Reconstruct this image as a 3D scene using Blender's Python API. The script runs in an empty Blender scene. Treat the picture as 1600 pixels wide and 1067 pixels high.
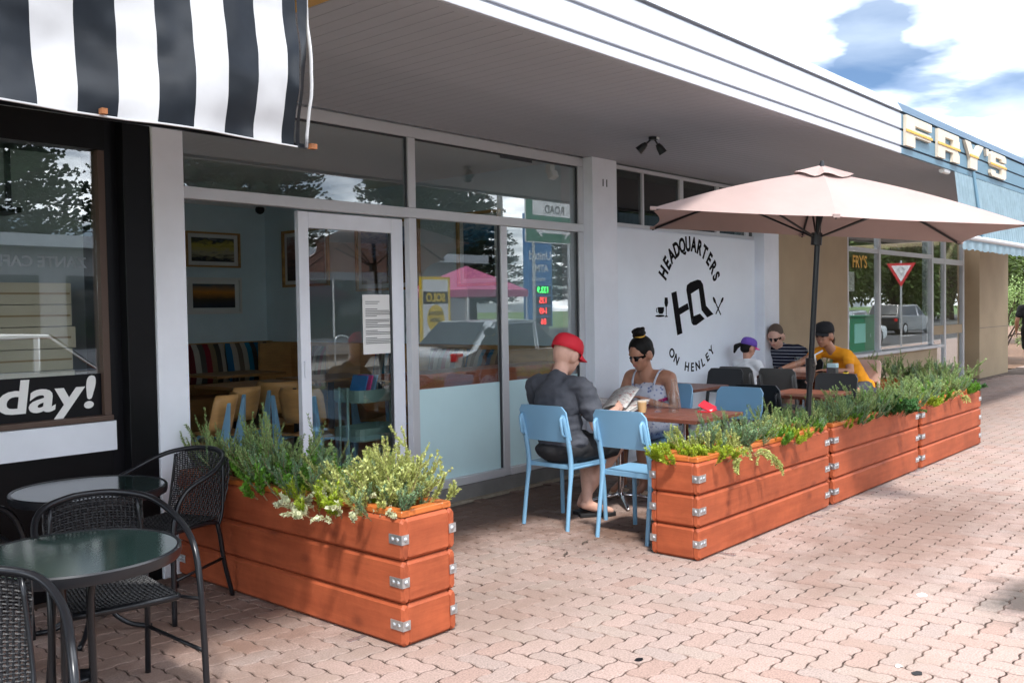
import bpy, bmesh, math, random
from mathutils import Vector, Matrix, Quaternion, noise
random.seed(7)
PI = math.pi
S = bpy.context.scene
COL = S.collection

# ---------------------------------------------------------------- camera
# world frame: x runs along the shop fronts, y points into the shops, z is up; the camera stands on the pavement
F_PX, YAW, PITCH, ROLL, EYE = 1461.7, .851567, -.0335445, -.0162106, 1.55
fw = Vector((math.sin(YAW)*math.cos(PITCH), math.cos(YAW)*math.cos(PITCH), math.sin(PITCH)))
r0 = Vector((math.cos(YAW), -math.sin(YAW), 0)); u0 = r0.cross(fw)
rt = r0*math.cos(ROLL)+u0*math.sin(ROLL); up = -r0*math.sin(ROLL)+u0*math.cos(ROLL)
cd = bpy.data.cameras.new('camera'); cam = bpy.data.objects.new('camera', cd); COL.objects.link(cam)
cd.sensor_fit = 'HORIZONTAL'; cd.sensor_width = 36; cd.lens = F_PX/1600*36
cd.clip_start = .05; cd.clip_end = 900
cam.matrix_world = Matrix(((rt.x, up.x, -fw.x, 0), (rt.y, up.y, -fw.y, 0), (rt.z, up.z, -fw.z, EYE), (0, 0, 0, 1)))
S.camera = cam

# ---------------------------------------------------------------- sun and sky
SUN = Vector((-.42, -.48, 1)).normalized()
elev = math.asin(SUN.z); azim = math.atan2(SUN.x, SUN.y)
W = bpy.data.worlds.new('World'); S.world = W; W.use_nodes = True
nt = W.node_tree; nt.nodes.clear(); N = nt.nodes; Lk = nt.links.new
out = N.new('ShaderNodeOutputWorld'); bg = N.new('ShaderNodeBackground'); bg.inputs['Strength'].default_value = .15
sky = N.new('ShaderNodeTexSky'); sky.sky_type = 'NISHITA'; sky.sun_disc = False
sky.sun_elevation = elev; sky.sun_rotation = azim; sky.dust_density = .4; sky.ozone_density = 3
tc = N.new('ShaderNodeTexCoord'); sep = N.new('ShaderNodeSeparateXYZ'); Lk(tc.outputs['Generated'], sep.inputs[0])
mx = N.new('ShaderNodeMath'); mx.operation = 'MAXIMUM'; Lk(sep.outputs['Z'], mx.inputs[0]); mx.inputs[1].default_value = .0
ad = N.new('ShaderNodeMath'); ad.operation = 'ADD'; Lk(mx.outputs[0], ad.inputs[0]); ad.inputs[1].default_value = .16
dv = N.new('ShaderNodeVectorMath'); dv.operation = 'DIVIDE'; Lk(tc.outputs['Generated'], dv.inputs[0])
cmb = N.new('ShaderNodeCombineXYZ')
for k in range(3): Lk(ad.outputs[0], cmb.inputs[k])
Lk(cmb.outputs[0], dv.inputs[1])
mp = N.new('ShaderNodeMapping'); mp.inputs['Location'].default_value = (5.2, 8.4, 0); mp.inputs['Scale'].default_value = (1, 1, .6)
Lk(dv.outputs[0], mp.inputs[0])
nz = N.new('ShaderNodeTexNoise'); nz.inputs['Scale'].default_value = 1.15; nz.inputs['Detail'].default_value = 7; nz.inputs['Roughness'].default_value = .52
nz.inputs['Distortion'].default_value = .3
Lk(mp.outputs[0], nz.inputs[0])
rp = N.new('ShaderNodeValToRGB'); rp.color_ramp.elements[0].position = .37; rp.color_ramp.elements[1].position = .78
rp.color_ramp.elements[0].color = (.06, .06, .06, 1)
Lk(nz.outputs[0], rp.inputs[0])
nz2 = N.new('ShaderNodeTexNoise'); nz2.inputs['Scale'].default_value = 1.9; nz2.inputs['Detail'].default_value = 5; Lk(mp.outputs[0], nz2.inputs[0])
cl = N.new('ShaderNodeMix'); cl.data_type = 'RGBA'; cl.inputs['A'].default_value = (2.6, 3.0, 3.5, 1); cl.inputs['B'].default_value = (42, 42.6, 43.3, 1)
cr = N.new('ShaderNodeMapRange'); cr.inputs['From Min'].default_value = .42; cr.inputs['From Max'].default_value = .74; Lk(nz2.outputs[0], cr.inputs[0]); Lk(cr.outputs[0], cl.inputs['Factor'])
sm = N.new('ShaderNodeMix'); sm.data_type = 'RGBA'
sd = N.new('ShaderNodeMix'); sd.data_type = 'RGBA'; sd.blend_type = 'MULTIPLY'; sd.inputs['Factor'].default_value = 1; sd.inputs['B'].default_value = (.19, .235, .285, 1); Lk(sky.outputs[0], sd.inputs['A'])
Lk(rp.outputs[0], sm.inputs['Factor']); Lk(sd.outputs['Result'], sm.inputs['A']); Lk(cl.outputs['Result'], sm.inputs['B'])
Lk(sm.outputs['Result'], bg.inputs[0]); Lk(bg.outputs[0], out.inputs[0])

ld = bpy.data.lights.new('sun', 'SUN'); ld.energy = 1.75; ld.angle = math.radians(6); ld.color = (1, .97, .93)
sun = bpy.data.objects.new('sun', ld); COL.objects.link(sun); sun.location = SUN*60
sun.rotation_euler = (-SUN).to_track_quat('-Z', 'Y').to_euler()
S.view_settings.view_transform = 'Standard'; S.view_settings.look = 'None'; S.view_settings.gamma = 1
S.cycles.transparent_max_bounces = 32; S.cycles.max_bounces = 14; S.cycles.diffuse_bounces = 7; S.view_settings.use_curve_mapping = False; S.view_settings.exposure = 1.52

# ---------------------------------------------------------------- materials
MAT = {}
def M(name, col, rough=.6, metal=0, var=0, vs=4, bump=0, bs=60, isl=0, spec=.5, col2=None, dist=.004, stretch=None, coat=0, trans=0):
    m = bpy.data.materials.new(name); m.use_nodes = True; t = m.node_tree; n = t.nodes; l = t.links.new
    b = n['Principled BSDF']; b.inputs['Roughness'].default_value = rough; b.inputs['Metallic'].default_value = metal
    b.inputs['Specular IOR Level'].default_value = spec; b.inputs['Coat Weight'].default_value = coat
    c = tuple(col)+(1,); src = None
    co = n.new('ShaderNodeTexCoord'); vec = co.outputs['Object']
    if stretch:
        mpn = n.new('ShaderNodeMapping'); mpn.inputs['Scale'].default_value = stretch; l(vec, mpn.inputs[0]); vec = mpn.outputs[0]
    if var or col2:
        x = n.new('ShaderNodeTexNoise'); x.inputs['Scale'].default_value = vs; x.inputs['Detail'].default_value = 6; x.inputs['Roughness'].default_value = .6
        l(vec, x.inputs[0])
        r = n.new('ShaderNodeValToRGB'); r.color_ramp.elements[0].position = .32; r.color_ramp.elements[1].position = .68
        r.color_ramp.elements[0].color = tuple(v*(1-var) for v in col)+(1,)
        r.color_ramp.elements[1].color = (tuple(col2)+(1,)) if col2 else tuple(min(1, v*(1+var)) for v in col)+(1,)
        l(x.outputs[0], r.inputs[0]); src = r.outputs[0]
    if isl:
        g = n.new('ShaderNodeNewGeometry'); mr = n.new('ShaderNodeMapRange'); mr.inputs['To Min'].default_value = 1-isl; mr.inputs['To Max'].default_value = 1+isl
        l(g.outputs['Random Per Island'], mr.inputs[0])
        mm = n.new('ShaderNodeMix'); mm.data_type = 'RGBA'; mm.blend_type = 'MULTIPLY'; mm.inputs['Factor'].default_value = 1
        if src: l(src, mm.inputs['A'])
        else: mm.inputs['A'].default_value = c
        l(mr.outputs[0], mm.inputs['B']); src = mm.outputs['Result']
    if src: l(src, b.inputs['Base Color'])
    else: b.inputs['Base Color'].default_value = c
    if bump:
        x = n.new('ShaderNodeTexNoise'); x.inputs['Scale'].default_value = bs; x.inputs['Detail'].default_value = 4; l(vec, x.inputs[0])
        bp = n.new('ShaderNodeBump'); bp.inputs['Strength'].default_value = bump; bp.inputs['Distance'].default_value = dist
        l(x.outputs[0], bp.inputs['Height']); l(bp.outputs[0], b.inputs['Normal'])
    if trans:
        tr = n.new('ShaderNodeBsdfTranslucent'); ms = n.new('ShaderNodeMixShader'); ms.inputs[0].default_value = trans
        if src: l(src, tr.inputs[0])
        else: tr.inputs[0].default_value = c
        l(b.outputs[0], ms.inputs[1]); l(tr.outputs[0], ms.inputs[2]); l(ms.outputs[0], n['Material Output'].inputs[0])
    MAT[name] = m; return m

def glass(name, tint=(.8, .86, .86), ior=1.5, rough=0.0, boost=0.0):
    m = bpy.data.materials.new(name); m.use_nodes = True; t = m.node_tree; n = t.nodes; l = t.links.new; n.clear()
    o = n.new('ShaderNodeOutputMaterial'); tr = n.new('ShaderNodeBsdfTransparent'); tr.inputs[0].default_value = tuple(tint)+(1,)
    gl = n.new('ShaderNodeBsdfGlossy'); gl.inputs['Roughness'].default_value = rough; gl.inputs['Color'].default_value = (1, 1, 1, 1)
    # Schlick reflectance from the angle of view, the same on both faces of the sheet
    g = n.new('ShaderNodeNewGeometry'); dt = n.new('ShaderNodeVectorMath'); dt.operation = 'DOT_PRODUCT'; l(g.outputs['Normal'], dt.inputs[0]); l(g.outputs['Incoming'], dt.inputs[1])
    ab = n.new('ShaderNodeMath'); ab.operation = 'ABSOLUTE'; l(dt.outputs['Value'], ab.inputs[0]); sb = n.new('ShaderNodeMath'); sb.operation = 'SUBTRACT'; sb.inputs[0].default_value = 1; l(ab.outputs[0], sb.inputs[1])
    pw = n.new('ShaderNodeMath'); pw.operation = 'POWER'; l(sb.outputs[0], pw.inputs[0]); pw.inputs[1].default_value = 5; f0 = ((ior-1)/(ior+1))**2
    a = n.new('ShaderNodeMath'); a.operation = 'MULTIPLY_ADD'; l(pw.outputs[0], a.inputs[0]); a.inputs[1].default_value = 1-f0-boost; a.inputs[2].default_value = f0+boost
    mi = n.new('ShaderNodeMixShader'); l(a.outputs[0], mi.inputs[0]); l(tr.outputs[0], mi.inputs[1]); l(gl.outputs[0], mi.inputs[2]); l(mi.outputs[0], o.inputs[0])
    MAT[name] = m; return m

def emit(name, col, s):
    m = bpy.data.materials.new(name); m.use_nodes = True; b = m.node_tree.nodes['Principled BSDF']
    b.inputs['Base Color'].default_value = tuple(col)+(1,); b.inputs['Emission Color'].default_value = tuple(col)+(1,); b.inputs['Emission Strength'].default_value = s
    MAT[name] = m; return m

# ---------------------------------------------------------------- mesh builder
def basis(d):
    d = Vector(d).normalized(); a = Vector((0, 0, 1)) if abs(d.z) < .95 else Vector((1, 0, 0))
    x = a.cross(d).normalized(); return x, d.cross(x), d

class MB:
    def __init__(s): s.v = []; s.f = []
    def add(s, vs, fs):
        k = len(s.v); s.v += [tuple(p) for p in vs]; s.f += [tuple(i+k for i in q) for q in fs]; return s
    def box(s, x0, x1, y0, y1, z0, z1):
        return s.add([(x0, y0, z0), (x1, y0, z0), (x1, y1, z0), (x0, y1, z0), (x0, y0, z1), (x1, y0, z1), (x1, y1, z1), (x0, y1, z1)],
                     [(0, 3, 2, 1), (4, 5, 6, 7), (0, 1, 5, 4), (1, 2, 6, 5), (2, 3, 7, 6), (3, 0, 4, 7)])
    def obox(s, c, ax, ay, az):   # box from centre and three half-axis vectors
        c = Vector(c); ax = Vector(ax); ay = Vector(ay); az = Vector(az)
        vs = [c+ax*i+ay*j+az*k for k in (-1, 1) for i, j in ((-1, -1), (1, -1), (1, 1), (-1, 1))]
        return s.add(vs, [(0, 3, 2, 1), (4, 5, 6, 7), (0, 1, 5, 4), (1, 2, 6, 5), (2, 3, 7, 6), (3, 0, 4, 7)])
    def chbox(s, L, D, H, c):     # board: length L in x, depth D in y, height H in z, base at z=0, all long edges chamfered by c
        pr = [(-D/2+c, 0), (D/2-c, 0), (D/2, c), (D/2, H-c), (D/2-c, H), (-D/2+c, H), (-D/2, H-c), (-D/2, c)]
        vs = []; n = 8
        for x, k in ((-L/2, 1), (-L/2+c, 0), (L/2-c, 0), (L/2, 1)):
            for (y, z) in pr:
                if k: y *= (D/2-c*.6)/(D/2); z = H/2+(z-H/2)*(H/2-c*.6)/(H/2)
                vs.append((x, y, z))
        fs = [tuple(range(n-1, -1, -1)), tuple(range(3*n, 4*n))]
        for a in range(3):
            for i in range(n): j = (i+1) % n; fs.append((a*n+i, a*n+j, (a+1)*n+j, (a+1)*n+i))
        return s.add(vs, fs)
    def cyl(s, p0, p1, r0, r1=None, n=12, cap=True):
        r1 = r0 if r1 is None else r1; p0 = Vector(p0); p1 = Vector(p1); x, y, d = basis(p1-p0)
        vs = [p+(x*math.cos(2*PI*i/n)+y*math.sin(2*PI*i/n))*r for p, r in ((p0, r0), (p1, r1)) for i in range(n)]
        fs = [(i, (i+1) % n, n+(i+1) % n, n+i) for i in range(n)]
        if cap: fs += [tuple(range(n-1, -1, -1)), tuple(range(n, 2*n))]
        return s.add(vs, fs)
    def tube(s, pts, r, n=8, closed=False, rad=None, flat=None):
        pts = [Vector(p) for p in pts]; m = len(pts); T = []
        for i in range(m):
            a = pts[(i-1) % m] if (closed or i) else pts[0]; b = pts[(i+1) % m] if (closed or i < m-1) else pts[-1]
            T.append((b-a).normalized())
        x, y, d = basis(T[0]); vs = []
        for i in range(m):
            if i:
                q = T[i-1].rotation_difference(T[i]); x = q @ x; y = q @ y
            rr = rad[i] if rad else r; fl = flat or 1
            vs += [pts[i]+(x*math.cos(2*PI*k/n)+y*math.sin(2*PI*k/n)*fl)*rr for k in range(n)]
        fs = []
        for i in range(m if closed else m-1):
            a = i*n; b = ((i+1) % m)*n
            fs += [(a+k, a+(k+1) % n, b+(k+1) % n, b+k) for k in range(n)]
        if not closed: fs += [tuple(range(n-1, -1, -1)), tuple(range((m-1)*n, m*n))]
        return s.add(vs, fs)
    def lathe(s, pr, n=24, c=(0, 0, 0), capb=True, capt=True):
        vs = [(c[0]+r*math.cos(2*PI*i/n), c[1]+r*math.sin(2*PI*i/n), c[2]+z) for r, z in pr for i in range(n)]
        fs = [(a*n+i, a*n+(i+1) % n, (a+1)*n+(i+1) % n, (a+1)*n+i) for a in range(len(pr)-1) for i in range(n)]
        if capb: fs.append(tuple(range(n-1, -1, -1)))
        if capt: fs.append(tuple(range((len(pr)-1)*n, len(pr)*n)))
        return s.add(vs, fs)
    def prism(s, poly, fn, t):    # outline poly of (u,v), fn(u,v,w)->xyz, depth t
        n = len(poly); vs = [fn(u, v, 0) for u, v in poly]+[fn(u, v, t) for u, v in poly]
        return s.add(vs, [tuple(range(n-1, -1, -1)), tuple(range(n, 2*n))]+[(i, (i+1) % n, n+(i+1) % n, n+i) for i in range(n)])
    def grid(s, fn, nu, nv):
        vs = [fn(i/nu, j/nv) for j in range(nv+1) for i in range(nu+1)]
        return s.add(vs, [(j*(nu+1)+i, j*(nu+1)+i+1, (j+1)*(nu+1)+i+1, (j+1)*(nu+1)+i) for j in range(nv) for i in range(nu)])
    def sph(s, c, r, n=10, m=7, R=None):
        c = Vector(c); r = Vector(r if hasattr(r, '__len__') else (r, r, r)); vs = []; R = R or Matrix.Identity(3)
        for j in range(1, m):
            t = PI*j/m
            for i in range(n): vs.append(c+R @ Vector((r.x*math.sin(t)*math.cos(2*PI*i/n), r.y*math.sin(t)*math.sin(2*PI*i/n), r.z*math.cos(t))))
        k = len(vs); vs += [c+R @ Vector((0, 0, r.z)), c+R @ Vector((0, 0, -r.z))]
        fs = [(j*n+i, (j+1)*n+i, (j+1)*n+(i+1) % n, j*n+(i+1) % n) for j in range(m-2) for i in range(n)]
        fs += [(k, i, (i+1) % n) for i in range(n)]+[(k+1, (m-2)*n+(i+1) % n, (m-2)*n+i) for i in range(n)]
        return s.add(vs, fs)
    def cap(s, p0, r0, p1, r1, n=10):   # capsule
        p0 = Vector(p0); p1 = Vector(p1); x, y, d = basis(p1-p0); vs = []; rows = 0
        for k in range(1, 5):
            a = PI/2*(1-k/4); vs += [p0-d*r0*math.sin(a)+(x*math.cos(2*PI*i/n)+y*math.sin(2*PI*i/n))*r0*math.cos(a) for i in range(n)]; rows += 1
        for k in range(0, 4):
            a = PI/2*(k/4); vs += [p1+d*r1*math.sin(a)+(x*math.cos(2*PI*i/n)+y*math.sin(2*PI*i/n))*r1*math.cos(a) for i in range(n)]; rows += 1
        k = len(vs); vs += [p0-d*r0, p1+d*r1]
        fs = [(a*n+i, a*n+(i+1) % n, (a+1)*n+(i+1) % n, (a+1)*n+i) for a in range(rows-1) for i in range(n)]
        fs += [(k, (i+1) % n, i) for i in range(n)]+[(k+1, (rows-1)*n+i, (rows-1)*n+(i+1) % n) for i in range(n)]
        return s.add(vs, fs)
    def mesh(s, name='mesh', off=(0, 0, 0)):
        me = bpy.data.meshes.new(name); me.from_pydata([(p[0]-off[0], p[1]-off[1], p[2]-off[2]) for p in s.v], [], s.f); me.update(); return me
    def build(s, name, mat, parent=None, at=None, smooth=False, world=False, bevel=0, auto=None, fix=False):
        off = Vector(at) if at else Vector((0, 0, 0))
        if parent and world: off = off+Vector(parent.get('o', parent.location)) if at is None else Vector(at)
        me = s.mesh(name, off)
        if fix:
            bm = bmesh.new(); bm.from_mesh(me); bmesh.ops.recalc_face_normals(bm, faces=bm.faces); bm.to_mesh(me); bm.free()
        o = place(me, name, mat, parent)
        if at:
            base = Vector(parent.get('o', parent.location)) if (parent and world) else Vector((0, 0, 0)); o.location = Vector(at)-base
        if smooth:
            for p in me.polygons: p.use_smooth = True
            if auto:
                try: me.set_sharp_from_angle(angle=math.radians(auto))
                except Exception: pass
        if bevel:
            md = o.modifiers.new('bevel', 'BEVEL'); md.width = bevel; md.segments = 2; md.limit_method = 'ANGLE'
        return o

def place(me, name, mat, parent=None, loc=None, rz=None):
    o = bpy.data.objects.new(name, me); COL.objects.link(o)
    if mat is not None and me is not None and len(me.materials) == 0: me.materials.append(MAT[mat] if isinstance(mat, str) else mat)
    if parent: o.parent = parent
    if loc is not None: o.location = loc
    if rz is not None: o.rotation_euler[2] = rz
    return o

def tag(o, label, cat, group=None):
    o['label'] = label; o['category'] = cat
    if group: o['group'] = group
    return o
def kind(o, k, label=None):
    o['kind'] = k
    if label: o['label'] = label
    return o
def thing(name, label, cat, loc=(0, 0, 0), rz=0, group=None):
    o = bpy.data.objects.new(name, None); COL.objects.link(o); o.empty_display_size = .1
    o.location = loc; o.rotation_euler[2] = rz; return tag(o, label, cat, group)
def dup(o, parent=None):
    c = o.copy(); COL.objects.link(c); c.parent = parent
    for ch in list(o.children): dup(ch, c)
    return c
def dup_at(o, loc, rz, label, group=None):
    c = dup(o); c.location = loc; c.rotation_euler[2] = rz; c['label'] = label
    if group: c['group'] = group
    return c
TXT = {}
def text_mesh(s, size=1, bold=0, ext=.002, align='CENTER', space=1, shear=0):
    cu = bpy.data.curves.new('t', 'FONT'); cu.body = s; cu.size = size; cu.offset = bold; cu.extrude = ext; cu.align_x = align; cu.align_y = 'CENTER'
    cu.space_character = space; cu.shear = shear; cu.resolution_u = 4
    o = bpy.data.objects.new('t', cu); COL.objects.link(o)
    dg = bpy.context.evaluated_depsgraph_get(); me = bpy.data.meshes.new_from_object(o.evaluated_get(dg))
    bpy.data.objects.remove(o); bpy.data.curves.remove(cu); return me
def text(name, s, mat, parent, loc, size, right=(1, 0, 0), upv=(0, 0, 1), **k):
    """flat lettering; right and upv give its reading direction and its up direction"""
    me = text_mesh(s, size, **k); o = place(me, name, mat, parent)
    r = Vector(right).normalized(); u = Vector(upv).normalized(); n = r.cross(u)
    o.matrix_local = Matrix.Translation(loc) @ Matrix((r, u, n)).transposed().to_4x4()
    return o
def smoothpath(P, k=6):
    P = [Vector(p) for p in P]; out = []
    for i in range(len(P)-1):
        a = P[max(i-1, 0)]; b = P[i]; c = P[i+1]; d = P[min(i+2, len(P)-1)]
        for j in range(k):
            t = j/k
            out.append(.5*((2*b)+(c-a)*t+(2*a-5*b+4*c-d)*t*t+(3*b-a-3*c+d)*t**3))
    out.append(P[-1]); return out

# colours
M('joint_sand', (.1, .07, .055), .95, var=.25, vs=12)
M('white_paint', (.79, .82, .88), .55, var=.07, vs=1.6, bump=.08, bs=35)
M('panel_white', (.82, .88, .95), .5, var=.04, vs=1.1, bump=.05, bs=25)
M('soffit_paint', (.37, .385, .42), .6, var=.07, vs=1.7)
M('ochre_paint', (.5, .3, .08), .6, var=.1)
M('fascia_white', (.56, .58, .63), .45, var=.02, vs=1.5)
M('fascia_groove', (.3, .31, .35), .6)
M('fascia_grey', (.42, .46, .5), .5, var=.03)
M('fry_blue', (.12, .225, .3), .5, var=.06, vs=3)
M('fry_dark_blue', (.06, .115, .18), .5, var=.06, vs=3)
M('navy_line', (.015, .022, .04), .5)
M('cream_letter', (.7, .6, .47), .5, var=.05, vs=5)
M('gold', (.75, .42, .05), .5)
M('beige_render', (.44, .34, .22), .8, var=.08, vs=1.3, bump=.25, bs=90)
M('aluminium', (.62, .63, .65), .42, .25, var=.03, vs=3)
M('aluminium_dark', (.05, .055, .06), .5, .3)
M('brown_frame', (.09, .055, .04), .5)
M('black_paint', (.005, .005, .006), .4, var=.2, vs=3, spec=.2)
M('black_satin', (.006, .006, .008), .35, spec=.25)
M('concrete', (.17, .165, .155), .85, var=.2, vs=3, bump=.4, bs=70)
M('old_mortar', (.3, .26, .2), .95, var=.3, vs=9, bump=.8, bs=40)
M('frost_film', (.58, .8, .83), .18, var=.05, vs=1.2, spec=.6)
M('counter_wood', (.3, .075, .03), .3, var=.3, vs=2, stretch=(1, 8, 8))
M('room_blue', (.7, .84, .9), .8, var=.03)
M('room_ceiling', (.88, .88, .88), .9)
M('room_floor', (.42, .37, .32), .5, var=.2)
M('plywood', (.5, .28, .1), .5, var=.3, vs=1.5, stretch=(1, 1, 6))
M('plywood_dark', (.32, .16, .05), .45, var=.25, vs=2, stretch=(1, 1, 5))
M('dark_wood', (.16, .05, .028), .4, var=.35, vs=3, stretch=(8, 1, 8), bump=.15, bs=30)
M('black_plastic', (.012, .013, .015), .4)
M('grey_plastic', (.1, .1, .095), .45)
M('pink_plastic', (.62, .43, .37), .5)
M('blue_plastic', (.2, .4, .58), .38, var=.03, vs=3)
M('black_metal', (.012, .013, .016), .28, .2)
M('wicker', (.012, .012, .014), .45, bump=.5, bs=200)
M('chrome', (.75, .75, .76), .12, 1)
M('galvanised', (.55, .57, .58), .38, .85, var=.25, vs=30, bump=.1, bs=80)
M('rust', (.27, .1, .035), .8, var=.4, vs=20)
def wood_stain(name, a, b, knot, rough):
    m = M(name, a, rough, var=.1, vs=1.6, bump=.3, bs=6, stretch=(1.2, 16, 16), dist=.003, col2=b, spec=.3); t = m.node_tree; n = t.nodes; l = t.links.new; bs_ = n['Principled BSDF']; src = bs_.inputs['Base Color'].links[0].from_socket
    co = n.new('ShaderNodeTexCoord'); oi = n.new('ShaderNodeObjectInfo'); va = n.new('ShaderNodeVectorMath'); va.operation = 'ADD'; l(co.outputs['Object'], va.inputs[0]); mu = n.new('ShaderNodeVectorMath'); mu.operation = 'SCALE'; mu.inputs[0].default_value = (13, 7, 5); l(oi.outputs['Random'], mu.inputs['Scale']); l(mu.outputs[0], va.inputs[1])
    ns = [q for q in n if q.type == 'MAPPING'][0]; l(va.outputs[0], ns.inputs[0])     # every board its own grain
    mp2 = n.new('ShaderNodeMapping'); mp2.inputs['Scale'].default_value = (3.4, 6, 6); l(va.outputs[0], mp2.inputs[0]); vo = n.new('ShaderNodeTexVoronoi'); vo.inputs['Scale'].default_value = 1; l(mp2.outputs[0], vo.inputs[0])
    kr = n.new('ShaderNodeMapRange'); kr.inputs['From Min'].default_value = .2; kr.inputs['From Max'].default_value = .05; kr.inputs['To Max'].default_value = .55; l(vo.outputs['Distance'], kr.inputs[0])
    mk = n.new('ShaderNodeMix'); mk.data_type = 'RGBA'; l(kr.outputs[0], mk.inputs['Factor']); l(src, mk.inputs['A']); mk.inputs['B'].default_value = tuple(knot)+(1,)
    wn = n.new('ShaderNodeTexNoise'); wn.inputs['Scale'].default_value = 3.5; wn.inputs['Detail'].default_value = 8; wn.inputs['Roughness'].default_value = .7; l(va.outputs[0], wn.inputs[0]); wr_ = n.new('ShaderNodeMapRange'); wr_.inputs['From Min'].default_value = .35; wr_.inputs['From Max'].default_value = .7; wr_.inputs['To Min'].default_value = .76; wr_.inputs['To Max'].default_value = 1.16; l(wn.outputs[0], wr_.inputs[0])
    m2 = n.new('ShaderNodeMix'); m2.data_type = 'RGBA'; m2.blend_type = 'MULTIPLY'; m2.inputs['Factor'].default_value = 1; l(mk.outputs['Result'], m2.inputs['A']); l(wr_.outputs[0], m2.inputs['B']); l(m2.outputs['Result'], bs_.inputs['Base Color'])
wood_stain('planter_wood', (.36, .078, .03), (.42, .098, .038), (.15, .03, .014), .62)
M('planter_cap', (.48, .13, .028), .42, var=.28, vs=3, stretch=(1.5, 12, 12))
M('soil', (.05, .03, .02), .95, var=.4, vs=30, bump=1, bs=50)
M('awning_white', (.52, .52, .53), .5, var=.05, vs=6)
M('awning_black', (.012, .015, .02), .3, var=.3, vs=6, spec=.35)
M('awning_blue', (.27, .38, .44), .6, var=.12, vs=8, trans=.25)
M('umbrella_cloth', (.37, .27, .25), .85, var=.05, vs=3, trans=.04, bump=.15, bs=9, dist=.01)
M('skin', (.56, .29, .2), .5, var=.06, vs=25)
M('skin_tan', (.44, .21, .13), .45, var=.06, vs=25)
M('skin_pale', (.62, .36, .27), .5, var=.06, vs=25)
M('paper', (.8, .8, .78), .8)
M('ink', (.02, .02, .022), .7)
M('vinyl_black', (.004, .004, .005), .85, spec=.15)
M('red_cloth', (.62, .012, .03), .7, bump=.2, bs=300)
M('charcoal_cloth', (.06, .064, .078), .9, bump=.3, bs=25, dist=.02)
M('black_cloth', (.012, .012, .014), .9, bump=.3, bs=30, dist=.01)
M('white_cloth', (.75, .76, .78), .9, bump=.3, bs=25, dist=.015)
M('orange_cloth', (.85, .33, .008), .85, bump=.3, bs=22, dist=.015)
M('purple_cloth', (.16, .08, .45), .8)
M('magenta_cloth', (.8, .08, .3), .8)
M('hair_dark', (.005, .004, .003), .6, spec=.25, bump=1, bs=60, stretch=(1, 1, .2))
M('hair_brown', (.06, .03, .016), .5, bump=1, bs=60, stretch=(1, 1, .2))
M('hair_grey', (.11, .075, .055), .85)
M('rubber_black', (.01, .01, .011), .6)
M('asphalt', (.05, .05, .052), .9, var=.2, vs=20, bump=.5, bs=120)
M('kerb_stone', (.3, .29, .27), .85, var=.15, vs=4)
M('road_white', (.75, .75, .73), .7)
M('sign_green', (.0, .16, .075), .4); M('sign_white', (.8, .8, .8), .4); M('sign_red', (.6, .02, .03), .4); M('sign_blue', (.03, .2, .5), .4)
M('sign_yellow', (.8, .55, .02), .4)
emit('led_green', (.05, 1, .15), 2.5); emit('led_red', (1, .04, .03), 2.5)
M('bark', (.09, .065, .05), .9, var=.3, vs=6, bump=.6, bs=20)
M('pine_leaf', (.03, .06, .025), .7, isl=.4, trans=.15)
M('tree_leaf', (.09, .14, .03), .6, isl=.5, trans=.3)
M('leaf_greygreen', (.29, .41, .15), .6, isl=.35, trans=.3)
M('leaf_bluegreen', (.21, .34, .18), .6, isl=.35, trans=.3)
M('leaf_dark', (.05, .15, .035), .5, isl=.4, trans=.3)
M('leaf_lime', (.35, .45, .03), .5, isl=.3, trans=.35)
M('leaf_bright', (.16, .36, .04), .5, isl=.35, trans=.35)
M('leaf_variegated', (.52, .56, .2), .6, isl=.35, trans=.3)
M('leaf_cream', (.62, .64, .42), .6, isl=.25, trans=.3)
M('stem', (.22, .14, .07), .8)
M('car_silver', (.42, .46, .48), .25, .6, coat=.6); M('car_black', (.012, .013, .015), .2, .2, coat=.8); M('car_white', (.75, .76, .77), .3, 0, coat=.6)
M('car_glass', (.02, .025, .028), .05); M('tyre', (.012, .012, .012), .8); M('tail_red', (.5, .01, .012), .2)
M('carton', (.5, .44, .33), .8, var=.06, vs=2); M('kraft_tape', (.3, .2, .1), .6)
M('trolley_green', (.2, .31, .27), .4)
M('table_glass', (.012, .024, .022), .06, spec=.8, var=.2, vs=10, bump=.06, bs=120)
M('brick_far', (.3, .14, .1), .8, var=.15, vs=3); M('shop_grey', (.3, .31, .33), .7, var=.06); M('pink_cloth', (.42, .09, .2), .7)
M('grass', (.09, .16, .04), .9, var=.3, vs=8); M('dirt_bed', (.16, .09, .055), .95, var=.35, vs=14, bump=.8, bs=30)
M('latte', (.6, .36, .16), .5); M('foam', (.78, .6, .42), .7)
glass('pane', (.94, .97, .97), 1.5, 0, .075)
glass('pane_dark', (.5, .52, .52), 1.55, 0, .02)
glass('clear', (.97, .98, .98), 1.35)
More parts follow.
